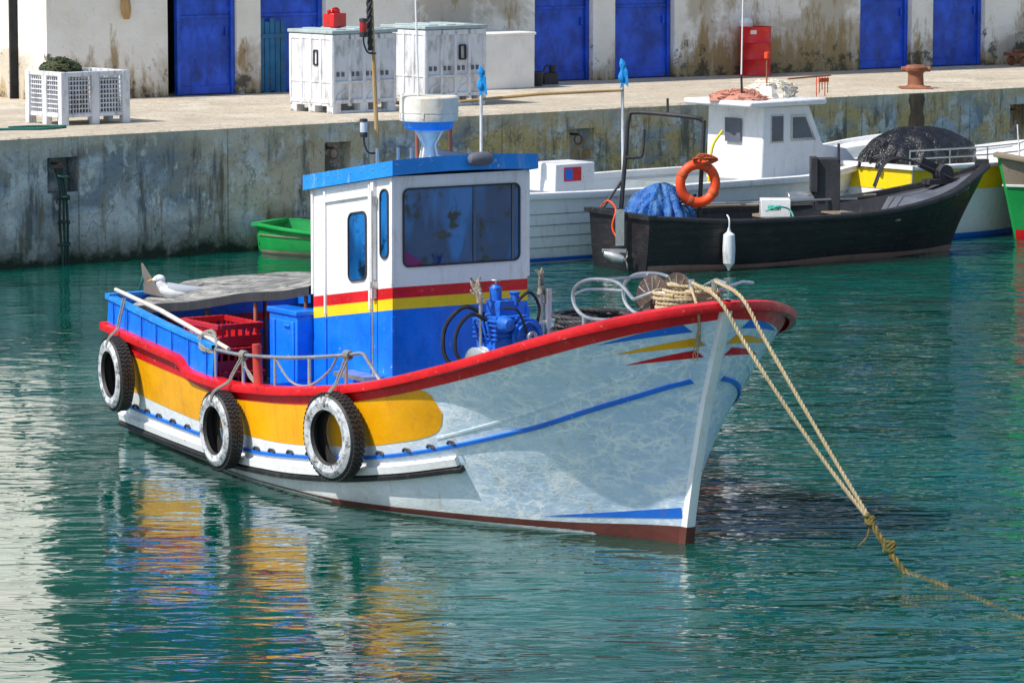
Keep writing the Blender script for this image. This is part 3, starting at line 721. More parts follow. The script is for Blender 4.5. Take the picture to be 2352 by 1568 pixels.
for sd_ in(1,-1):
    rows=[]
    for i in range(41):
        x=-8.53+i*(2.88/40); y=hull.bs(max(0,(x+8.5)/9.06)); zt=btop(x)
        o=(y+.0)*sd_; q=(y-.09)*sd_
        rows.append([Vector((x,q,zt-.022)),Vector((x,q,zt+.012)),Vector((x,o,zt+.012)),Vector((x,o,zt-.022)),Vector((x,q,zt-.022))])
    b.grid(rows,0,flip=sd_>0)
b.box((-8.48,0,1.375),(.1,2.2,.034)); b.build('bulwark_cap',M['roofblue'],boat)

# ---- wheelhouse
XF0,XB=-3.57,-5.0; YW=.72; SH=.145
def C(p): return Vector((p.x,p.y,p.z+SH*(p.x-XF0)*sstep(.6,1.5,p.z)))
def ringseg(b,z0,z1,mi,x0=XB,x1=XF0,y=YW,nz=1):
    for k in range(nz):
        a=z0+(z1-z0)*k/nz; c=z0+(z1-z0)*(k+1)/nz
        cs=[(x0,-y),(x1,-y),(x1,y),(x0,y)]
        for i in range(4):
            p,q=cs[i],cs[(i+1)%4]; b.add([C(Vector((p[0],p[1],a))),C(Vector((q[0],q[1],a))),C(Vector((q[0],q[1],c))),C(Vector((p[0],p[1],c)))],[(0,1,2,3)],mi)
b=B(); ringseg(b,.45,1.66,3,nz=8); ringseg(b,1.66,1.76,2); ringseg(b,1.76,1.86,1); ringseg(b,1.86,2.85,0)
b.build('wheelhouse_walls',[M['white'],M['red'],M['yellow2'],M['blue']],boat)
b=B()
for (x,y) in((XF0,-YW),(XF0,YW),(XB,-YW)):
    b.box((x,y,2.36),(.035,.035,.96),0,T=C)
for x in(-4.76,-3.95): b.box((x,-YW-.008,2.25),(.03,.03,1.14),0,T=C)
b.box((-4.355,-YW-.008,2.72),(.8,.03,.03),0,T=C)
b.box((-3.87,-YW-.02,2.3),(.05,.04,1.05),0,T=C)
b.build('door_frame_and_trim',M['white'],boat,bevel=.006)
b=B()
for x in(-4.76,-3.95): b.box((x,-YW-.006,1.2),(.03,.026,.9),0,T=C)
for (x,y) in((XF0,-YW),(XF0,YW)): b.box((x,y,1.05),(.035,.035,1.1),0,T=C)
b.build('lower_trim',M['blue'],boat,bevel=.006)
b=B(); b.tube([C(Vector((-3.84,-YW-.05,z))) for z in(.95,1.4,1.9,2.4,2.75)],.009,8); b.box((-3.84,-YW-.03,1.9),(.03,.06,.06),0,T=C); b.box((-3.84,-YW-.03,2.66),(.05,.03,.07),0,T=C)
b.build('door_bar',M['steel'],boat)
def rrp(w_,h_,r,n=6):
    out=[]
    for cx,cy,a0 in((w_/2-r,h_/2-r,0),(-w_/2+r,h_/2-r,90),(-w_/2+r,-h_/2+r,180),(w_/2-r,-h_/2+r,270)):
        for k in range(n+1):
            a=math.radians(a0+90*k/n); out.append((cx+r*math.cos(a),cy+r*math.sin(a)))
    return out
def window(name,face,c,w_,h_,r,fr=.022,mull=()):
    o=rrp(w_+2*fr,h_+2*fr,r+fr); i=rrp(w_,h_,r); n=len(o)
    def P(p,d):
        if face=='f': v=Vector((XF0+d,c[0]+p[0],c[1]+p[1]))
        else: v=Vector((c[0]+p[0],-YW-d,c[1]+p[1]))
        return C(v)
    b=B(); vs=[P(p,.004) for p in o]+[P(p,.016) for p in o]+[P(p,.016) for p in i]+[P(p,.005) for p in i]
    fs=[]
    for L_ in range(3):
        for k in range(n): fs.append((L_*n+k,L_*n+(k+1)%n,(L_+1)*n+(k+1)%n,(L_+1)*n+k))
    b.add(vs,fs,0)
    for m_ in mull:
        q=[P((m_-.012,-h_/2),.014),P((m_+.012,-h_/2),.014),P((m_+.012,h_/2),.014),P((m_-.012,h_/2),.014)]; b.add(q,[(0,1,2,3)],1)
    b.build(name+'_frame',[M['dark'],M['lampg']],boat)
    b=B(); b.add([P(p,.0055) for p in i],[tuple(range(n))],0); b.build(name+'_glass',M['glass'],boat)
window('front_window','f',(.01,2.385),1.22,.68,.05,fr=.016,mull=(.13,.545))
window('door_window','s',(-4.18,2.27),.30,.60,.06,fr=.014)
window('side_window','s',(-3.70,2.44),.12,.60,.055,fr=.014)
def R(p): return Vector((p.x,p.y,p.z+SH*(p.x-XF0)+ .03*(1-(p.y/.9)**2)))
b=B()
nx,ny=6,10
X0,X1,Y1=-5.09,-3.47,.775
for k,zz in enumerate((2.98,2.845)):
    rows=[[R(Vector((X0+(X1-X0)*i/nx,-Y1+2*Y1*j/ny,zz))) for j in range(ny+1)] for i in range(nx+1)]
    b.grid(rows,0,flip=(k==0))
def edge(f0,n):
    rows=[[R(f0(i/n,zz)) for zz in(2.845,2.98)] for i in range(n+1)]; b.grid(rows,0)
edge(lambda t,z:Vector((X0+(X1-X0)*t,-Y1,z)),nx); edge(lambda t,z:Vector((X1,-Y1+2*Y1*t,z)),ny); edge(lambda t,z:Vector((X1+(X0-X1)*t,Y1,z)),nx); edge(lambda t,z:Vector((X0,Y1-2*Y1*t,z)),ny)
b.build('wheelhouse_roof',M['roofblue'],boat)
b=B()
for q in range(8):
    b.cyl(R(Vector((X1-.15-.2*q,-Y1-.006,2.93))),R(Vector((X1-.15-.2*q,-Y1+.01,2.93))),.008,n=6)
for yy,hh in((-.62,.1),(-.40,.09),(-.26,.08)): b.box(tuple(R(Vector((-4.0,yy,3.0+hh/2)))),(.02,.02,hh+.04))
b.build('roof_fittings',M['steel'],boat)
b=B(); o=R(Vector((X1+.05,.12,2.935)))
b.tube([o+Vector((0,d,0)) for d in(-.13,-.115,-.08,0,.08,.115,.13)],[.01,.04,.058,.062,.058,.04,.01],14); b.build('bulkhead_lamp',M['lampg'],boat)
rx,ry=-4.15,.02; b=B()
zb=3.0+SH*(rx-XF0)
b.lathe([(.06,0),(.045,.10),(.05,.16),(.09,.22),(.10,.27),(.14,.285),(.14,.295)],(rx,ry,zb),n=20,mi=0)
b.lathe([(.10,.29),(.20,.30),(.225,.32),(.232,.37),(.23,.375)],(rx,ry,zb),n=40,mi=1)
b.lathe([(.22,.37),(.268,.38),(.272,.40),(.270,.44),(.264,.445),(.272,.455),(.270,.59),(.258,.602),(.2,.606),(0,.608)],(rx,ry,zb),n=40,mi=2)
for k in range(6):
    a=k*1.047+.3; b.box((rx+.268*math.cos(a),ry+.268*math.sin(a),zb+.43),(.02,.02,.05),0,rot=Matrix.Rotation(a,3,'Z'))
for k in range(4): 
    a=k*1.57+.4; b.tube([(rx+.11*math.cos(a),ry+.11*math.sin(a),zb),(rx+.07*math.cos(a),ry+.07*math.sin(a),zb+.16),(rx+.16*math.cos(a),ry+.16*math.sin(a),zb+.3)],.010,6)
b.build('radar_scanner',[M['radar'],M['roofblue'],M['radar']],boat)
b=B(); b.tube([(rx-.05,ry-.08,zb+.58),(rx-.07,ry-.12,zb+2.2)],[.010,.006],6); b.build('whip_antenna',M['white'],boat)
b=B(); mx,my=-4.15,-.52; zb2=2.98+SH*(mx-XF0)
b.tube([(mx,my,zb2),(mx-.03,my-.03,zb2+1.0),(mx-.05,my-.07,zb2+2.6)],[.022,.018,.014],8,mi=0)
b.rope([(mx-.04,my-.05,zb2+1.05),(mx-.045,my-.06,zb2+1.5),(mx-.05,my-.07,zb2+2.3)],.030,1)
b.build('mast_pole',[M['bamboo'],M['dark']],boat)
b=B()
for z,sd_,mm in((zb2+.12,-1,1),(zb2+1.02,-1,2)):
    b.tube(catmull([(mx-.02,my-.01,z),(mx-.02,my-.09,z+.01),(mx-.02,my-.13,z+.08),(mx-.02,my-.14,z+.16)],5),.009,6,mi=0)
    b.lathe([(0,0),(.035,0),(.035,.045)],(mx-.02,my-.14,z+.15),n=14,mi=0)
    b.lathe([(.034,.045),(.034,.13),(.03,.15)],(mx-.02,my-.14,z+.15),n=14,mi=mm)
    b.lathe([(.038,.14),(.036,.165),(0,.17)],(mx-.02,my-.14,z+.15),n=14,mi=0)
b.build('mast_lights',[M['dark'],M['lamp_w'],M['lamp_r']],boat)
b=B(); b.tube(catmull([(-4.9,.35,2.75),(-4.9,.35,3.25),(-4.9,.42,3.36),(-4.9,.62,3.38),(-4.9,.70,3.3),(-4.9,.72,2.75)],6),.018,8); b.build('tube_frame',paint('tube_orange',(.45,.11,.05),.6),boat)
b=B(); b.box((-5.28,-.58,.95),(.52,.62,1.05)); b.box((-5.28,-.58,1.50),(.56,.66,.05))
b.box((-5.28,-.90,1.0),(.44,.02,.85)); b.box((-5.40,-.92,1.0),(.03,.02,.85)); b.box((-5.16,-.92,1.38),(.1,.02,.03))
b.build('deck_locker',M['blue'],boat,bevel=.012)
b=B(); b.box((-4.0,-.83,1.03),(.55,.2,.04)); b.build('side_shelf',M['steel'],boat)

# ---- canvas cover aft
b=B(); rows=[];rows2=[]; rc=random.Random(12)
for i in range(41):
    u=i/40; x=-8.42+3.37*u
    row=[];r2=[]
    for j in range(17):
        v=j/16; y=-.92+.18*min(1,u*2)+(1.5)*v
        z0_=1.24+.50*u; z1_=1.46+.42*u
        z=z0_+(z1_-z0_)*v+.13*math.sin(v*math.pi)*(.7+.3*math.sin(u*7+1))+.010*math.sin(u*13+v*5)+.006*math.sin(v*31+u*3)
        row.append(Vector((x,y,z))); 
        r2.append(Vector((x,y,z-.085)))
    rows.append(row); rows2.append(r2)
b.grid(rows,0,flip=True); b.grid(rows2,0)
b.grid([[rows[i][0],rows2[i][0]] for i in range(41)],1); b.grid([[rows[i][-1],rows2[i][-1]] for i in range(41)],1); b.grid([rows[0],rows2[0]],1)
b.build('canvas_cover',[M['canvas'],M['dark']],boat)
b=B()
for u in(.05,.35,.65,.95): 
    x=-8.3+3.25*u; b.cyl((x,-.68,.42),(x,-.68,1.16+.5*u),.02); b.cyl((x,.5,.42),(x,.5,1.3+.36*u),.02)
b.build('cover_posts',M['rust'],boat)
heap('net_heap',M['net'],Matrix.Translation((-5.9,.2,.42)),.6,.6,1.0,11,par=boat,strands=80)
b=B(); b.add([(-8.42,-.72,1.38),(-8.0,-.74,1.38),(-8.42,-.75,1.68),(-8.42,-.70,1.38),(-8.0,-.72,1.38),(-8.42,-.73,1.68)],[(0,1,2),(3,5,4),(0,2,5,3),(1,4,5,2),(0,3,4,1)]); b.build('stern_bracket',paint('grey_brown_plate',(.20,.17,.15),.6,dirt=(.3,.12,.05),damt=.5),boat)
def crate(name,c,mat,L=.72,D=.46,Hh=.22):
    b=B(); x,y,z=c
    for dy in(-D/2,D/2): 
        b.box((x,y+dy,z+.05),(L,.018,.10)); b.box((x,y+dy,z+Hh-.03),(L+.03,.04,.05))
        for k in range(9): b.box((x-L/2+.04+k*(L-.08)/8,y+dy,z+Hh/2),(.025,.02,Hh))
    for dx in(-L/2,L/2):
        b.box((x+dx,y,z+.05),(.018,D,.10)); b.box((x+dx,y,z+Hh-.03),(.04,D-.03,.052))
        for k in range(6): b.box((x+dx,y-D/2+.04+k*(D-.08)/5,z+Hh/2),(.02,.025,Hh))
    b.box((x,y-D/2-.002,z+Hh*.5),(L*.6,.016,Hh*.45))
    b.box((x,y,z+.012),(L,D,.02)); return b.build(name,M[mat],boat,bevel=.004)
crate('crate_green',(-6.32,-.98,.43),'crategreen'); crate('crate_red_1',(-6.30,-.97,.66),'cratered'); crate('crate_red_2',(-6.33,-.98,.88),'cratered'); crate('crate_red_3',(-6.40,-.93,1.10),'cratered')
crate('crate_green_2',(-7.1,-.9,.43),'crategreen'); crate('crate_red_4',(-7.1,-.86,.66),'cratered')
for t,loc in (('INOVLARANJINHA',(-6.6,-.93-.242,1.185)),('GUIA S.A.',(-6.45,-.98-.242,.52))):
    tx=bpy.data.curves.new('crate_lettering','FONT'); tx.body=t; tx.size=.055; to=bpy.data.objects.new('crate_lettering',tx); sc.collection.objects.link(to)
    to.parent=boat; to.location=loc; to.rotation_euler=(math.pi/2,0,0); tx.materials.append(M['redwhite'])
def rp(x,dz,sd_=-1,inset=.04):
    t=(x+8.5)/9.06; return Vector((x,(hull.bs(t)-inset)*sd_,hull.zs(t)+dz))
b=B()
for sd_ in(-1,1):
    b.tube(catmull([rp(x,.27,sd_) for x in(-5.65,-5.2,-4.7,-4.2,-3.7,-3.2,-2.85)],3)+[rp(-2.8,.26,sd_),rp(-2.66,.13,sd_),rp(-2.52,0,sd_)],.017,8)
    for x in(-5.65,-5.05,-4.4,-3.75,-3.1): b.cyl(rp(x,0,sd_),rp(x,.27,sd_),.016)
b.build('side_pipe_rail',M['steel'],boat)
b=B(); b.cyl(rp(-4.78,-.15,-1,.07),rp(-4.83,.38,-1,.07),.045,.042,12); b.build('red_bitt',paint('red_wood',(.5,.04,.03),.7,dirt=(.2,.05,.03),damt=.7,chip=.4,chipcol=(.4,.3,.25)),boat,bevel=.01)
b=B(); b.tube([(-8.45,-1.02,1.43),(-7,-1.27,1.37),(-5.4,-1.40,1.17)],[.02,.024,.02],8); b.build('boathook_pole',M['polewhite'],boat)
def tyre(i,x,z,r=.35):
    o=hull.S(x,z,-1,.055); nrm=hull.S(x,z,-1,.2)-hull.S(x,z,-1,.1); ax=nrm.normalized(); ax.z*=.3; ax.normalize()
    W=.17; b=B()
    prof=[(r*.60,.03),(r*.62,.0),(r*.78,-.012),(r*.93,.01),(r*.985,.035),(r,.06),(r,W-.06),(r*.985,W-.035),(r*.93,W-.01),(r*.80,W+.010),(r*.64,W),(r*.60,W-.03),(r*.64,W-.04),(r*.86,W-.03),(r*.9,W/2),(r*.86,.04)]
    mis=[0]*len(prof); mis[8]=1; mis[9]=1
    b.lathe(prof,o,ax,n=56,closed=True,mis=mis)
    up=Vector((0,0,1)); X=(up-ax*up.dot(ax)).normalized(); Y=ax.cross(X)
    for k in range(52):
        a=2*math.pi*k/52; dr=X*math.cos(a)+Y*math.sin(a); tg=ax.cross(dr)
        rot=Matrix((dr,tg,ax)).transposed()
        for h,ww in((.042,.034),(.072,.02),(.098,.02),(.128,.034)):
            b.box(tuple(o+dr*(r+.003)+ax*h+tg*(.008 if h in(.072,.128) else -.004)),(.014,r*.085,ww),0,rot=rot)
    b.build('tyre_fender_%d'%i,[M['rubber'],M['tyrewhite']],boat,angle=30)
    return o+ax*(W/2),ax
ty=[tyre(1,-7.95,.67,.36),tyre(2,-5.21,.46,.355),tyre(3,-3.10,.66,.385)]
b=B()
for (o,ax),x,top in((ty[0],-7.98,1.38),(ty[1],-5.05,None),(ty[2],-3.08,None)):
    tp=Vector((x,-hull.bs((x+8.5)/9.06)-.0,1.40)) if top else rp(x,.29,-1)
    a=o+Vector((0,0,.30)); 
    edge_=rp(x*.5+(-7.98 if top else (o.x))*.5,.03,-1,-.08)
    for d in (0,.045):
        b.rope([tp+Vector((d,0,0)),edge_.lerp(tp,.25)+Vector((d*.8,0,0)),edge_+Vector((d*.7,0,0)),a+Vector((d*.6,-.08,.06)),a+Vector((d*.3,-.1,-.03)),a+Vector((0,.02,-.05))],.009)
    if not top:
        for k in range(4): b.tube([tp+Vector((.02*k-.02,.03*math.cos(q),-.02+.035*math.sin(q))) for q in [j*math.pi/5 for j in range(10)]],.011,6,closed=True)
b.rope([rp(-4.4,.27),rp(-4.1,.06),rp(-3.75,.02),rp(-3.4,.14),rp(-3.25,.27)],.011)
b.rope([rp(-5.05,.27),rp(-4.95,.1),rp(-4.8,.02),rp(-4.9,.1),rp(-5.1,.2)],.011)
b.rope([rp(-5.65,.27),rp(-5.7,.36,-1,.08),rp(-5.95,.37,-1,.05),rp(-5.9,.25,-1,.0),rp(-5.65,.24)],.018)
b.rope([rp(-5.6,.30),rp(-5.8,.42,-1,.08),rp(-6.05,.33,-1,.05),rp(-5.85,.27,-1,.0),rp(-5.65,.26)],.018)
b.build('fender_ropes',M['ropegrey'],boat)
b=B(); b.rope([(-8.5,-1.0,1.4),(-8.6,-.9,1.2),(-8.62,-.7,1.35),(-8.45,-.7,1.6),(-8.4,-.75,1.5)],.012); b.build('stern_rope',M['ropeg'],boat)

# ---- net hauler / engine
eg=Vector((-2.72,-.10,1.12)); b=B()
def E(x,y,z): return eg+Vector((x,y,z))
b.box(E(0,0,.06),(.30,.34,.5)); b.box(E(0,0,.42),(.34,.34,.24)); b.box(E(-.02,.02,.6),(.22,.2,.14))
for k in range(5): b.box(E(0,0,.34+k*.04),(.38,.38,.014))
b.lathe([(0,0),(.14,0),(.16,.02),(.16,.05),(.05,.055),(0,.06)],E(.17,.14,.36),(1,0,0),n=26)
b.lathe([(.10,0),(.13,0),(.13,.05),(.10,.05)],E(.20,.14,.36),(1,0,0),n=26,closed=True)
b.lathe([(0,0),(.07,0),(.08,.05),(.05,.14),(.0,.15)],E(.16,-.1,.48),(1,0,0),n=18)
b.lathe([(0,0),(.055,0),(.055,.12),(.03,.15),(0,.15)],E(-.02,-.05,.66),n=14)
b.lathe([(0,0),(.04,0),(.04,.1),(.06,.12),(0,.13)],E(.06,.1,.62),n=14)
for k in range(4): b.cyl(E(-.1+k*.07,-.17,.3),E(-.1+k*.07,-.23,.5),.014,n=8)
for k in range(10): b.cyl(E(.17,-.14+.06*(k%5),.22+.3*(k//5)),E(.2,-.14+.06*(k%5),.22+.3*(k//5)),.012,n=6)
b.box(E(.05,-.2,.18),(.2,.12,.12)); b.box(E(.1,.26,.3),(.12,.12,.3))
b.build('engine_block',M['engine'],boat,bevel=.008)
b=B()
b.tube(catmull([E(0,-.18,.55),E(-.08,-.34,.62),E(-.14,-.50,.45),E(-.12,-.52,.2),E(-.02,-.42,.08),E(.05,-.24,.12)],7),.020,8)
b.tube(catmull([E(.05,-.18,.5),E(0,-.32,.56),E(-.04,-.44,.42),E(-.02,-.46,.22),E(.05,-.34,.1),E(.1,-.2,.18)],7),.018,8)
b.tube(catmull([E(.1,.1,.66),E(.15,.2,.74),E(.12,.32,.6),E(.1,.3,.4)],6),.014,8)
b.tube(catmull([E(.18,-.1,.62),E(.26,0,.6),E(.26,.08,.45),E(.2,.14,.36)],6),.012,8)
b.build('hydraulic_hoses',M['hose'],boat)
b=B(); b.lathe([(0,-.04),(.10,-.04),(.13,-.03),(.085,-.015),(.085,.05),(.13,.065),(.10,.075),(0,.075)],E(.12,-.30,.16),(.3,-1,0),n=24); b.lathe([(.02,0),(.05,0),(.05,.03),(.02,.03)],E(.27,.14,.36),(1,0,0),n=16,closed=True)
b.cyl(E(.0,-.22,.0),E(0,-.22,.75),.018); b.cyl(E(.05,.38,-.1),E(.05,.38,.78),.022)
b.box(E(.08,.44,.25),(.05,.05,1.0)); b.box(E(.05,.41,.45),(.06,.16,.03)); b.lathe([(0,0),(.05,0),(.05,.015),(0,.02)],E(-.02,-.05,.84),n=12); b.cyl(E(-.02,-.05,.78),E(-.02,-.05,.85),.008)
b.box(E(0,0,-.2),(.5,.6,.06)); b.cyl(E(0,0,-.25),E(0,0,0),.1)
b.build('hauler_steelwork',M['steel'],boat,bevel=.004)
def glove(name,o,yaw,flip=1,lean=0.,curl=1.):
    Rm=Matrix.Translation(o)@Matrix.Rotation(yaw,4,'Z')@Matrix.Rotation(lean,4,'Y'); b=B()
    secs=[(-.02,.046,.034),(0,.042,.032),(.03,.034,.024),(.06,.037,.022),(.10,.045,.020),(.14,.047,.018),(.155,.040,.014)]
    n=12; rows=[[Vector((math.cos(2*math.pi*k/n)*w1,math.sin(2*math.pi*k/n)*w2,z)) for k in range(n+1)] for z,w1,w2 in secs]; b.grid(rows)
    for k,(x,l,bend) in enumerate(((-.034,.05,.035),(-.011,.075,-.012),(.012,.045,.05),(.034,.055,.02))):
        bend*=curl
        b.tube(catmull([(x,0,.14),(x*1.2,bend*.35,.14+l*.6),(x*1.45,bend,.14+l*.95),(x*1.5,bend*1.6,.14+l*.9)],3),[.0125,.0125,.012,.012,.0115,.011,.010,.009,.006],7)
    b.tube(catmull([(.03*flip,0,.065),(.062*flip,.01,.09),(.070*flip,.025,.12)],4),[.014,.014,.013,.013,.012,.012,.011,.010,.006],7)
    b.build(name,M['glove'],boat,xf=Rm,sub=1,angle=80)
glove('work_glove_1',E(0,-.22,.68),.6,-1,-.35,1.3); glove('work_glove_2',E(.05,.38,.72),2.1,1,.12,.8)
b=B(); r=random.Random(4); zc=hull.zs((-1.35+8.5)/9.06)-.15
for k in range(12):
    a0=r.uniform(0,6.28); pts=[]
    for q in range(9): a=a0+q*.75; pts.append((-1.6+ (.20+.08*r.random())*math.cos(a)*1.6,.25+(.14+.08*r.random())*math.sin(a)*2.2,zc+.18+.022*k+.02*r.random()))
    b.rope(pts,.022)
b.build('rope_heap',M['dark'],boat)
zf=lambda x: hull.zs((x+8.5)/9.06)-.2
b=B()
for yy,hh in((-.30,0),(.22,.02)):
    b.tube(catmull([(-.35,yy,2.02),(-.6,yy,2.14+hh),(-1.0,yy,2.13+hh),(-1.22,yy,2.05+hh),(-1.27,yy,1.95),(-1.18,yy,1.84),(-.95,yy,1.80),(-.4,yy,1.84)],6),.016,8)
b.tube(catmull([(-1.27,-.3,1.97),(-1.4,-.1,1.99),(-1.4,.05,1.99),(-1.27,.22,1.98)],5),.014,8)
for yy in(-.3,.22):
    for x in(-1.1,-.5): b.cyl((x,yy,zf(x)),(x,yy,1.82),.016)
b.tube([(-.35,-.3,2.02),(-.1,-.28,2.1),(.05,-.2,2.1)],.014,8); b.tube([(-.35,.22,2.02),(0,.3,2.18),(.15,.3,2.16)],.014,8)
b.cyl((-.9,-.3,2.13),(-.9,.22,2.14),.012)
b.build('bow_hoop_rail',M['steel'],boat)
b=B(); wc=Vector((-.28,-.02,2.02)); wax=Vector((-.15,1,0)).normalized()
up=Vector((0,0,1)); sx_=wax.cross(up)
for dd in(-.14,.14):
    cc=wc+wax*dd
    b.lathe([(0,-.008),(.185,-.014),(.20,-.014),(.205,0),(.20,.014),(.185,.014),(0,.008)],cc,wax,n=36)
    for k in range(12):
        a=k*math.pi/6; dr=sx_*math.cos(a)+up*math.sin(a); b.cyl(cc+dr*.05-wax*.012,cc+dr*.19-wax*.016,.006,n=6,mi=1)
b.lathe([(0,-.2),(.075,-.2),(.075,.2),(0,.2)],wc,wax,n=20)
for dd in(-.20,.22): q=wc+wax*dd; b.box((q.x,q.y,1.87),(.10,.03,.32))
b.box((-.22,0,1.73),(.4,.6,.04))
for k in range(7): b.tube([wc+wax*(-.11+.036*k)+(sx_*math.cos(a)+up*math.sin(a))*(.105+.008*(k%2)) for a in[j*math.pi/10 for j in range(20)]],.018,6,closed=True,mi=2)
b.build('anchor_winch',[M['winch'],M['steel'],M['rope']],boat,bevel=0)
b=B()
for (x,y,h) in((.20,-.10,.26),(.22,.12,.24)): b.cyl((x,y,zf(x)+.05),(x,y,zf(x)+.2+h),.024); b.lathe([(0,0),(.03,0),(.03,.02),(0,.022)],(x,y,zf(x)+.2+h),n=12)
b.cyl((.21,-.22,zf(.2)+.27),(.21,.25,zf(.2)+.27),.018); b.tube([(.25,.15,2.13),(.1,.5,2.16),(-.1,.75,2.12)],.014,8); b.build('bow_bitts',M['steel'],boat)
b=B(); r=random.Random(9)
for k in range(9):
    a0=r.uniform(0,6.28); pts=[]
    for q in range(8): a=a0+q*.8; pts.append((.05+(.18+.03*k*.3)*math.cos(a),(-.03)+(.30)*math.sin(a)*(1 if k%2 else .7),1.97+.018*k+.01*r.random()))
    b.rope(pts,.016)
for k in range(3): b.tube([(.20+.04*math.cos(q),-.10+.04*math.sin(q),2.05+.035*k) for q in [j*math.pi/6 for j in range(12)]],.017,6,closed=True)
b.build('bow_rope_coils',M['rope'],boat)
b=B(); b.rope([(.2,-.1,2.16),(.42,-.22,2.10),(.50,-.24,2.0),(.46,-.20,1.85),(.42,-.17,1.70)],.013)
for k in range(7): b.tube(catmull([(.44,-.19,1.86-.03*k),(.46+RND.uniform(-.02,.05),-.22-RND.uniform(0,.04),1.82-.03*k),(.45,-.2-RND.uniform(0,.05),1.74-.03*k)],3),.005,4)
b.build('frayed_rope_end',M['rope'],boat)

def toW(p): return FM@Vector(p)
mr=group('bow_mooring_line')
K=Vector((2.865,30.8,.39)); Wp=Vector((3.14,30.6,0))
b=B()
a1=toW((.20,-.10,2.20)); a2=toW((.60,-.12,2.11)); c1=toW((.22,.12,2.2)); c2=toW((.62,.10,2.11))
def sag(a,b_,s_,n=6):
    return [a.lerp(b_,k/n)-Vector((0,0,s_*4*(k/n)*(1-k/n))) for k in range(n+1)]
b.rope([a1]+sag(a2,K,.07),.017,smooth=4); b.rope([c1]+sag(c2,K+Vector((.01,.01,0)),.02),.017,smooth=4)
b.build('mooring_ropes',M['rope'],mr)
b=B(); b.rope([K+Vector((-.03,0,.05)),K,K.lerp(Wp,.5)+Vector((0,0,-.02)),Wp,Wp+Vector((.12,-.2,-.06))],.026,smooth=6)
for c,rr_ in((K,.035),(K.lerp(Wp,.5)+Vector((.01,0,0)),.045)):
    for k in range(3): b.tube([c+Vector((rr_*math.cos(q)*.9,.03*math.sin(q)+.01*k,rr_*.8*math.sin(q+k))) for q in [j*math.pi/6 for j in range(12)]],.014,6,closed=True)
b.rope([K,K+Vector((-.02,-.02,-.12)),K+Vector((-.09,-.03,-.2))],.007)
b.build('weedy_rope_end',M['roped'],mr)
b=B(); b.rope([Wp+Vector((.0,0,.0)),Wp+Vector((.10,-.18,-.006)),Wp+Vector((.22,-.50,-.004)),Wp+Vector((.34,-.80,-.018)),Wp+Vector((.46,-1.15,-.006)),Wp+Vector((.60,-1.6,-.018)),Wp+Vector((.78,-2.15,-.006)),Wp+Vector((1.0,-2.8,-.018))],.028)
b.build('floating_rope',M['ropew'],mr)

def gull(name,xf):
    g=group(name,xf); b=B()
    b.loft([((-.20,0,.085),.012,.008),((-.16,0,.085),.035,.022),((-.10,0,.08),.06,.045),((-.03,0,.075),.078,.062),((.05,0,.075),.08,.068),((.11,0,.085),.068,.06),((.15,0,.105),.045,.045),((.17,0,.125),.03,.035)],16,0)
    b.tube(catmull([(.12,0,.105),(.15,0,.145),(.165,0,.175)],4),[.05,.048,.045,.042,.040,.038,.037,.036,.034],12)
    b.loft([((.115,0,.185),.012,.012),((.13,0,.188),.030,.030),((.16,0,.192),.037,.036),((.19,0,.19),.032,.03),((.212,0,.183),.018,.017),((.222,0,.18),.010,.010)],14,0)
    b.build('body',M['birdw'],g,sub=1,angle=80)
    b=B()
    for s_ in(1,-1):
        rows=[]
        for i in range(9):
            u=i/8; x=.10-.33*u; w_=.072*math.sin(math.pi*(.18+.72*u))**.6*(1-.35*u)
            rows.append([Vector((x,s_*(w_*math.cos(a)*1.10+.006),.088+.004+(.07-.02*u)*math.sin(a)*(1-.5*u)+.0)) for a in[-.25,.1,.45,.8,1.15,1.45]])
        b.grid(rows,0)
    b.build('wings',M['birdg'],g,angle=80)
    b=B()
    for s_ in(1,-1):
        b.loft([((-.20,s_*.022,.095),.014,.008),((-.25,s_*.012,.098),.011,.006),((-.31,s_*.0,.102),.003,.003)],8,0)
    for s_ in(1,-1): b.lathe([(0,-.004),(.004,-.002),(.004,.002),(0,.004)],(.188,s_*.028,.196),(0,1,0),n=8)
    b.build('wingtips_and_eyes',M['birdb'],g)
    b=B(); b.loft([((.215,0,.180),.009,.010),((.24,0,.177),.007,.009),((.262,0,.170),.002,.003)],8); b.build('beak',M['beak'],g)
gull('seagull',Matrix.Translation(toW((-7.85,-.62,1.34)))@Matrix.Rotation(math.radians(186),4,'Z')@Matrix.Scale(1.2,4))
gull('seagull',Matrix.Translation(toW((-4.35,.34,2.855)))@Matrix.Rotation(math.radians(172),4,'Z')@Matrix.Scale(.95,4))

# ================================================================== BACKGROUND BOATS
WM=frame((5.7,60.95,0),(.77,.638)); wb=group('white_fishing_boat',WM)
h2=Hull(9,[(-.2,-.05),(0,0),(1,.55)],[(0,.85),(.3,1.1),(.6,1.1),(.8,.75),(.93,.3),(1,.03)],[(0,1.0),(.3,1.2),(.6,1.25),(.8,1.05),(.93,.6),(1,.05)],[(0,1.02),(.3,.98),(.5,1.0),(.65,1.0),(.8,1.12),(1,1.45)],depth=.4)
b=B(); h2.shell(b,0,60,10); b.build('hull',M['white'],wb,angle=50)
b=B(); h2.inner(b,lambda t:.6 if t<.5 else h2.zs(t)-.12,0,1); b.build('deck',[M['white'],M['deck']],wb)
b=B(); h2.rail(b,h=.08,nt=60); b.build('gunwale',M['white'],wb)
b=B()
for z in(.22,.38,.54,.70): h2.bead(b,-8.95,-.3,const(z),.012,.010,0,nx=50)
b.build('planking_lines',M['steel'],wb)
b=B(); h2.strip(b,-8.95,0,const(-.1),const(.07),.005,0,nx=40); b.build('boot_topping',M['line'],wb)
b=B()
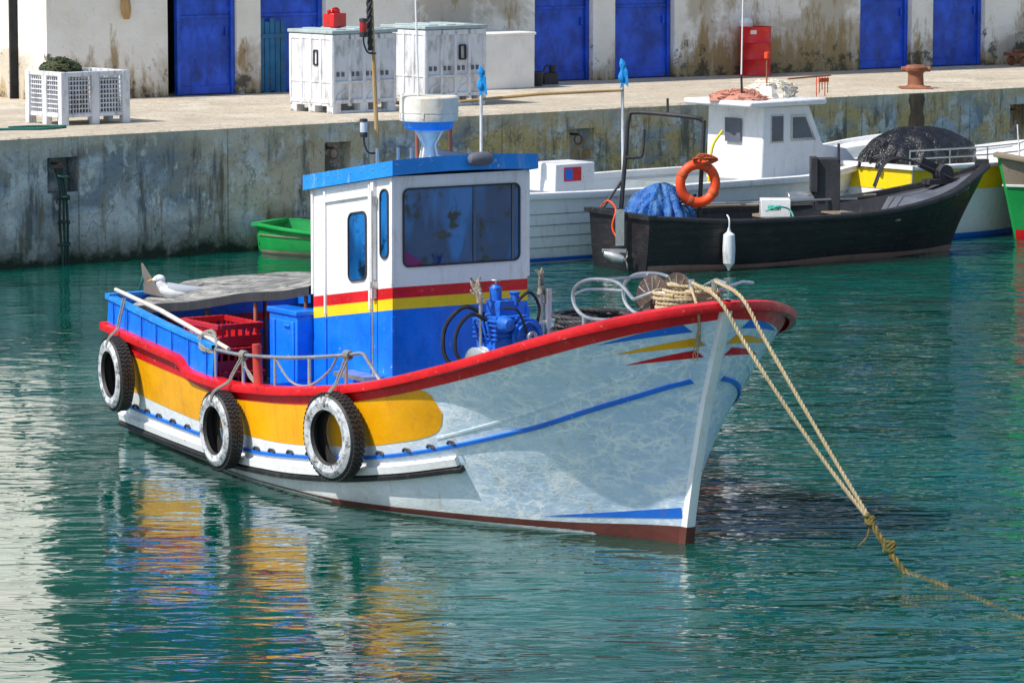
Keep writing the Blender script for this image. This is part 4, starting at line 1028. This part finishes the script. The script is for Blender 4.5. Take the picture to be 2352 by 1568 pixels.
pr=[(-3.05,.7),(-1.15,.7),(-.95,1.05),(-1.25,1.32),(-1.75,1.40),(-2.05,2.02),(-3.0,2.02)]
n=len(pr); vs=[Vector((p[0],-.62,p[1])) for p in pr]+[Vector((p[0],.62,p[1])) for p in pr]
b.add(vs,[tuple(range(n)),tuple(range(2*n-1,n-1,-1))]+[(i,n+i,n+(i+1)%n,(i+1)%n) for i in range(n)])
b.box((-2.6,0,2.07),(1.6,1.5,.09)); b.build('cabin',M['white'],wb,bevel=.03)
b=B(); b.box((-2.72,-.625,1.68),(.22,.02,.38)); b.add([(-2.40,-.632,1.52),(-1.98,-.632,1.52),(-2.14,-.632,1.84),(-2.40,-.632,1.84)],[(0,1,2,3)]); b.box((-3.055,0,1.65),(.02,.34,.36)); b.build('cabin_windows',M['lampg'],wb)
b=B(); b.box((-2.72,-.622,1.68),(.27,.012,.43)); b.add([(-2.44,-.628,1.48),(-1.92,-.628,1.48),(-2.11,-.628,1.88),(-2.44,-.628,1.88)],[(0,1,2,3)]); b.build('window_frames',M['steel'],wb)
heap('buoys_and_net',M['radar'],Matrix.Translation((-2.3,0,2.1)),.42,.35,.26,21,par=wb,strands=40,amp=.25)
heap('rope_bundle',paint('pink_rope',(.55,.25,.18),.9),Matrix.Translation((-3.0,-.1,2.1)),.4,.4,.14,22,par=wb,strands=40)
b=B(); b.tube([(-3.15,-.3,2.1),(-3.17,-.3,2.5)],.018,6,1); b.tube([(-3.17,-.3,2.4),(-3.12,-.3,5.2)],[.013,.008],6,0); b.build('whip_antenna',[M['white'],M['black']],wb)
b=B(); b.cyl((-2.55,-.2,2.1),(-2.55,-.2,2.75),.012); b.lathe([(0,0),(.04,0),(.04,.09),(0,.1)],(-2.55,-.2,2.72),n=12,mi=1); b.cyl((-2.2,-.3,2.4),(-1.2,-.2,2.42),.014); b.box((-1.35,-.2,2.35),(.2,.03,.06),1)
for k in range(5): b.cyl((-1.5+.06*k,-.2,2.4),(-1.5+.06*k,-.2,2.1+.05*(k%3)),.008,mi=1,n=6)
b.build('roof_light_and_rake',[M['rust'],M['orange']],wb)
b=B(); b.box((.72,56.35,1.15),(.75,.6,.42),0,rot=Matrix.Rotation(.69,3,'Z')); b.build('stern_box',M['white'],wb,world=True,bevel=.02)
q=Matrix.Rotation(.69,3,'Z')
b=B(); b.box(Vector((.72,56.35,1.2))+q@Vector((-.05,-.304,0)),(.32,.012,.2),0,rot=q); b.box(Vector((.72,56.35,1.2))+q@Vector((-.13,-.312,0)),(.14,.01,.16),1,rot=q); b.build('painted_panel',[M['red'],M['line']],wb,world=True)
b=B()
b.cyl((-.44,55.6,.8),(-.44,55.6,2.62),.022); b.cyl((1.62,56.6,.9),(1.60,56.6,2.66),.022,n=10); b.build('flag_poles',M['plasticw'],wb,world=True)
b=B(); b.tube([(-.75,55.5,2.28),(.4,56.0,2.36),(1.62,56.6,2.38)],[.02,.024,.018],8); b.build('bamboo_boom',M['bamboo'],wb,world=True)
b=B()
for (x,y,z) in((-.44,55.58,2.68),(1.60,56.58,2.74)):
    b.tube(catmull([(x-.02,y,z+.10),(x+.01,y,z-.02),(x-.01,y,z-.14),(x+.02,y,z-.28)],4),[.012,.03,.045,.05,.045,.035,.03,.035,.05,.06,.05,.035,.015],9)
    b.add([(x,y-.02,z+.04),(x+.07,y-.05,z-.06),(x+.09,y-.04,z-.32),(x+.04,y-.03,z-.26),(x-.03,y-.02,z-.34)],[(0,1,2,3,4)])
b.build('blue_flags',M['cloth'],wb,world=True)
b=B(); b.tube(catmull([(2.9,57.3,1.0),(2.95,57.3,1.5),(3.1,57.3,1.75)],5),.02,8); b.build('yellow_hose',M['yellow2'],wb,world=True)

KM=frame((6.43,57.2,0),(.862,.507)); kb=group('black_open_launch',KM)
h3=Hull(5.72,[(-.2,-.05),(0,0),(1,.68)],[(0,.68),(.3,.82),(.6,.72),(.85,.34),(1,.03)],[(0,.80),(.3,.98),(.6,.95),(.8,.68),(.93,.3),(1,.05)],[(0,.80),(.25,.70),(.5,.70),(.7,.78),(.85,.93),(1,1.24)],depth=.3,flare=1.1)
b=B(); h3.shell(b,0,60,10); h3.strip(b,-5.7,0,const(-.1),lambda x:.09+.02*math.sin(x*2),.005,1,nx=40)
b.build('hull',[paint('black_hull',(.012,.011,.014),.42,dirt=(.10,.05,.04),damt=.6,dscale=(1,1,7),chip=.25,chipcol=(.20,.08,.06)),paint('antifoul_pink',(.26,.15,.12),.7,dirt=(.05,.05,.04),damt=.6)],kb,angle=50)
b=B(); h3.inner(b,lambda t:.3 if t<.8 else h3.zs(t)-.1,0,3); h3.rail(b,out=.04,inn=.09,h=.05,mi=2,nt=60)
for z in(.2,.34,.48,.6): h3.bead(b,-5.7,-.25,const(z),.015,.012,2,nx=40)
for x in(-4.2,-2.8,-1.6): b.box((x,0,.58),(.22,1.7,.04),1)
b.build('interior_and_gunwale',[M['dark'],M['wood'],M['black'],M['lampg']],kb)
b=B()
b.tube(catmull([(1.55,55.35,.7),(1.62,55.35,1.6),(1.66,55.35,2.05),(1.78,55.32,2.14),(2.5,54.95,2.1),(2.68,54.9,2.05),(2.70,54.9,1.9),(2.64,54.9,.6)],5),.032,10)
b.tube(catmull([(1.62,55.3,1.5),(1.75,55.3,1.5),(1.85,55.3,1.55),(1.88,55.3,1.9)],4),.022,8); b.cyl((2.2,55.1,2.12),(2.2,55.1,2.35),.018)
b.tube([(1.9,54.6,.7),(2.6,54.9,1.0)],.02,8); b.tube([(1.3,55.2,.8),(1.55,55.35,1.15)],.02,8); b.build('gantry_frame',M['dark'],kb,world=True)
b=B(); b.tube([Vector((2.62+.25*math.sin(q),54.80+.05*math.sin(q),1.17+.27*math.cos(q))) for q in[j*math.pi/16 for j in range(32)]],.072,12,closed=True); b.build('life_ring',M['orange'],kb,world=True)
b=B(); 
for k in range(4):
    q=k*math.pi/2+.5; c=Vector((2.62+.25*math.sin(q),54.80+.05*math.sin(q),1.17+.27*math.cos(q))); T=Vector((math.cos(q),.2*math.cos(q),-math.sin(q))); b.lathe([(.078,-.035),(.080,-.03),(.080,.03),(.078,.035)],c,tuple(T),n=14)
r=random.Random(2)
for k in range(8):
    b.rope([(2.45+r.uniform(0,.3),54.72,1.47+r.uniform(0,.05)),(2.55+r.uniform(0,.2),54.68,1.53+r.uniform(0,.06)),(2.75+r.uniform(0,.15),54.72,1.48+r.uniform(0,.05)),(2.6,54.75,1.42)],.016)
b.build('ring_bands_and_line',paint('orange_rope',(.55,.10,.03),.8),kb,world=True)
heap('blue_tarpaulin_bundle',M['tarpblue'],Matrix.Translation(KM.inverted()@Vector((2.10,54.95,.50))),.50,.40,.66,31,par=kb,strands=0,amp=.12,n=90,m=24,fold=.30,pw=1.5)
b=B(); b.tube([(3.02,53.98+.02,z) for z in(.62,.56,.52,.30,.12,.06,.02)],[.015,.03,.08,.09,.08,.03,.012],14); b.rope([(3.0,54.15,.78),(3.02,54.0,.74),(3.02,53.98,.6)],.012,smooth=3); b.build('hull_fender',M['plasticw'],kb,world=True)
b=B(); b.box((1.50,54.0,.62),(.12,.10,.5)); b.box((1.42,53.95,.30),(.34,.05,.05)); b.lathe([(0,-.16),(.05,-.14),(.08,0),(.05,.14),(0,.18)],(1.42,53.93,.22),(1,-.3,-.3),n=14)
for k in range(3):
    a=k*2.09; b.loft([((1.58,53.87+.02*math.cos(a),.18+.02*math.sin(a)),.02,.02),((1.60,53.87+.10*math.cos(a),.18+.10*math.sin(a)),.05,.05),((1.60,53.87+.15*math.cos(a),.18+.15*math.sin(a)),.02,.02)],8)
b.build('outboard_drive',M['steel'],kb,world=True,bevel=.01)
b=B(); b.rope([(1.25,54.75,.85),(1.35,54.55,.95),(1.45,54.3,.85),(1.4,54.2,.6),(1.5,54.1,.4)],.014); b.build('orange_line',M['orange'],kb,world=True)
b=B(); b.box((4.55,56.2,1.05),(.36,.36,.75),0); b.box((4.35,56.1,1.2),(.1,.3,.5),0); b.lathe([(0,-.25),(.1,-.25),(.1,.25),(0,.25)],(4.2,56.1,.85),(1,.3,0),n=16,mi=1); b.box((3.75,55.4,.78),(.42,.34,.25),2); b.cyl((4.7,56.0,1.4),(4.7,56.0,1.65),.02)
b.tube([(1.9,54.8,.83),(3.5,55.6,.80),(5.3,56.6,.86)],.022,8,3); b.tube([(2.4,54.9,.86),(3.8,55.5,.86),(5.0,56.3,.83)],.018,8,1)
b.build('net_hauler_and_gear',[M['dark'],M['steel'],M['white'],M['wood']],kb,world=True,bevel=.012)
b=B()
for dy in(-.12,.12):
    b.tube(catmull([(5.3,56.9+dy,.95),(5.45,57.0+dy,1.28),(5.7,57.1+dy,1.36),(6.1,57.3+dy,1.22),(6.55,57.4+dy,1.02)],6),.016,8)
b.lathe([(0,-.1),(.13,-.1),(.13,.1),(0,.1)],(6.35,57.35,1.12),(.5,-.86,0),n=18); b.box((6.35,57.35,1.0),(.6,.2,.08),0,rot=Matrix.Rotation(.5,3,'Z')); b.box((6.2,57.3,1.2),(.5,.05,.16),0,rot=Matrix.Rotation(.5,3,'Z')@Matrix.Rotation(.4,3,'Y')); b.box((6.95,57.55,1.26),(.2,.12,.1),0)
b.build('bow_roller',M['dark'],kb,world=True,bevel=.01)
b=B(); b.rope([(3.6,55.1,.75),(3.75,55.0,.82),(3.95,55.15,.76),(4.0,54.95,.55),(3.92,54.85,.35)],.013); 
for k in range(5): b.tube([(3.72+.09*math.cos(q),55.1+.05*math.sin(q),.80+.03*math.sin(q*2+k)) for q in[j*.7 for j in range(9)]],.012,5)
b.build('teal_rope',paint('rope_teal',(.08,.42,.33),.9),kb,world=True)
b=B()
for i,(x0,dz) in enumerate(((-.28,0),(-.2,.02),(-.12,.04),(-.03,.05),(.05,.07))):
    z=.86+dz; p=h3.S(x0,z,-1,.012); q=h3.S(x0+.05,z+.07,-1,.012); c=h3.S(x0+.07,z-.005,-1,.012); b.tube([p,q,c],.008,5)
b.build('bow_lettering',M['white'],kb)

YM=frame((8.15,61.1,0),(.77,.638)); yb_=group('yellow_motor_boat',YM)
h4=Hull(3.5,[(-.2,-.03),(0,0),(1,.35)],[(0,.7),(.4,.8),(.7,.62),(.9,.25),(1,.03)],[(0,.85),(.4,.98),(.7,.85),(.9,.45),(1,.05)],[(0,1.14),(.5,1.14),(1,1.34)],depth=.3)
b=B(); h4.shell(b,0,50,10); h4.strip(b,-3.48,.2,const(.76),const(1.12),.006,1,nx=40); h4.strip(b,-3.48,0,const(-.1),const(.09),.006,2,nx=40)
h4.inner(b,lambda t:h4.zs(t)-.08,0,0); h4.rail(b,h=.05,mi=0,nt=40)
b.add([(-3.507,-.8,.78),(-3.507,.8,.78),(-3.507,.84,1.10),(-3.507,-.84,1.10)],[(0,3,2,1)],1)
b.build('hull',[M['white'],M['yellow2'],M['line']],yb_,angle=50)
heap('black_tarpaulin_cover',M['tarpblack'],Matrix.Translation((-2.5,.1,1.08)),1.05,.62,.58,41,par=yb_,strands=0,amp=.06,n=100,m=24,fold=.16)
b=B()
for zz in(1.26,1.38): b.tube([h4.P(t,1,-1)+Vector((0,.06,zz-1.14)) for t in(0,.2,.4,.6,.8,.93)]+[Vector((.3,0,zz+.2))],.012,6)
for t in(0,.2,.4,.6,.8,.93): p=h4.P(t,1,-1)+Vector((0,.06,0)); b.cyl(p,p+Vector((0,0,.25)),.012,n=6)
b.build('guard_rail',M['steel'],yb_)
GM=frame((7.62,58.75,0),(-.93,-.36)); gb=group('green_fishing_boat',GM)
h5=Hull(5.5,[(-.2,-.05),(0,0),(1,.32)],[(0,.9),(.4,1.05),(.7,.8),(.9,.3),(1,.03)],[(0,1.1),(.4,1.25),(.7,1.05),(.9,.55),(1,.05)],[(0,.95),(.5,.95),(.8,1.1),(1,1.32)],depth=.3)
b=B(); h5.shell(b,0,50,12); h5.strip(b,-5.4,.28,lambda x:.84,lambda x:h5.zs(h5.find(x,1)[0])-.04,.006,1,nx=40); h5.strip(b,-5.4,.02,const(-.1),const(.16),.006,2,nx=40); h5.inner(b,lambda t:h5.zs(t)-.3,1,1); h5.rail(b,h=.06,mi=1,nt=40)
b.build('hull',[M['green'],M['wood'],M['red']],gb,angle=50)
b=B(); h5.bead(b,-5.4,.25,const(.83),.04,.02,0,nx=40); b.tube([(0,.1,1.2),(.05,.1,1.75)],.012,6); b.tube([(-.3,.1,1.1),(-.2,.12,1.6)],.012,6); b.build('rubbing_strake',M['white'],gb)
DM=frame((-1.25,55.9,0),(.9,-.43)); db=group('green_dinghy',DM)
h6=Hull(2.55,[(-.2,-.02),(0,0),(1,.25)],[(0,.32),(.2,.46),(.5,.5),(.8,.32),(1,.03)],[(0,.42),(.2,.60),(.5,.66),(.8,.45),(1,.04)],[(0,.44),(.5,.36),(1,.5)],depth=.15)
b=B(); h6.shell(b,0,40,8); h6.inner(b,lambda t:.12,0,1,th=.03); h6.rail(b,out=.03,inn=.03,h=.04,mi=0,nt=40); h6.bead(b,-2.5,0,lambda x:.28,.02,.012,1,nx=30); h6.strip(b,-2.5,0,const(-.05),const(.06),.004,1,nx=30)
b.box((-1.5,0,.26),(.2,1.05,.03),1); b.box((-.8,0,.28),(.2,.9,.03),1); b.build('hull',[M['green'],M['wood']],db,angle=50)
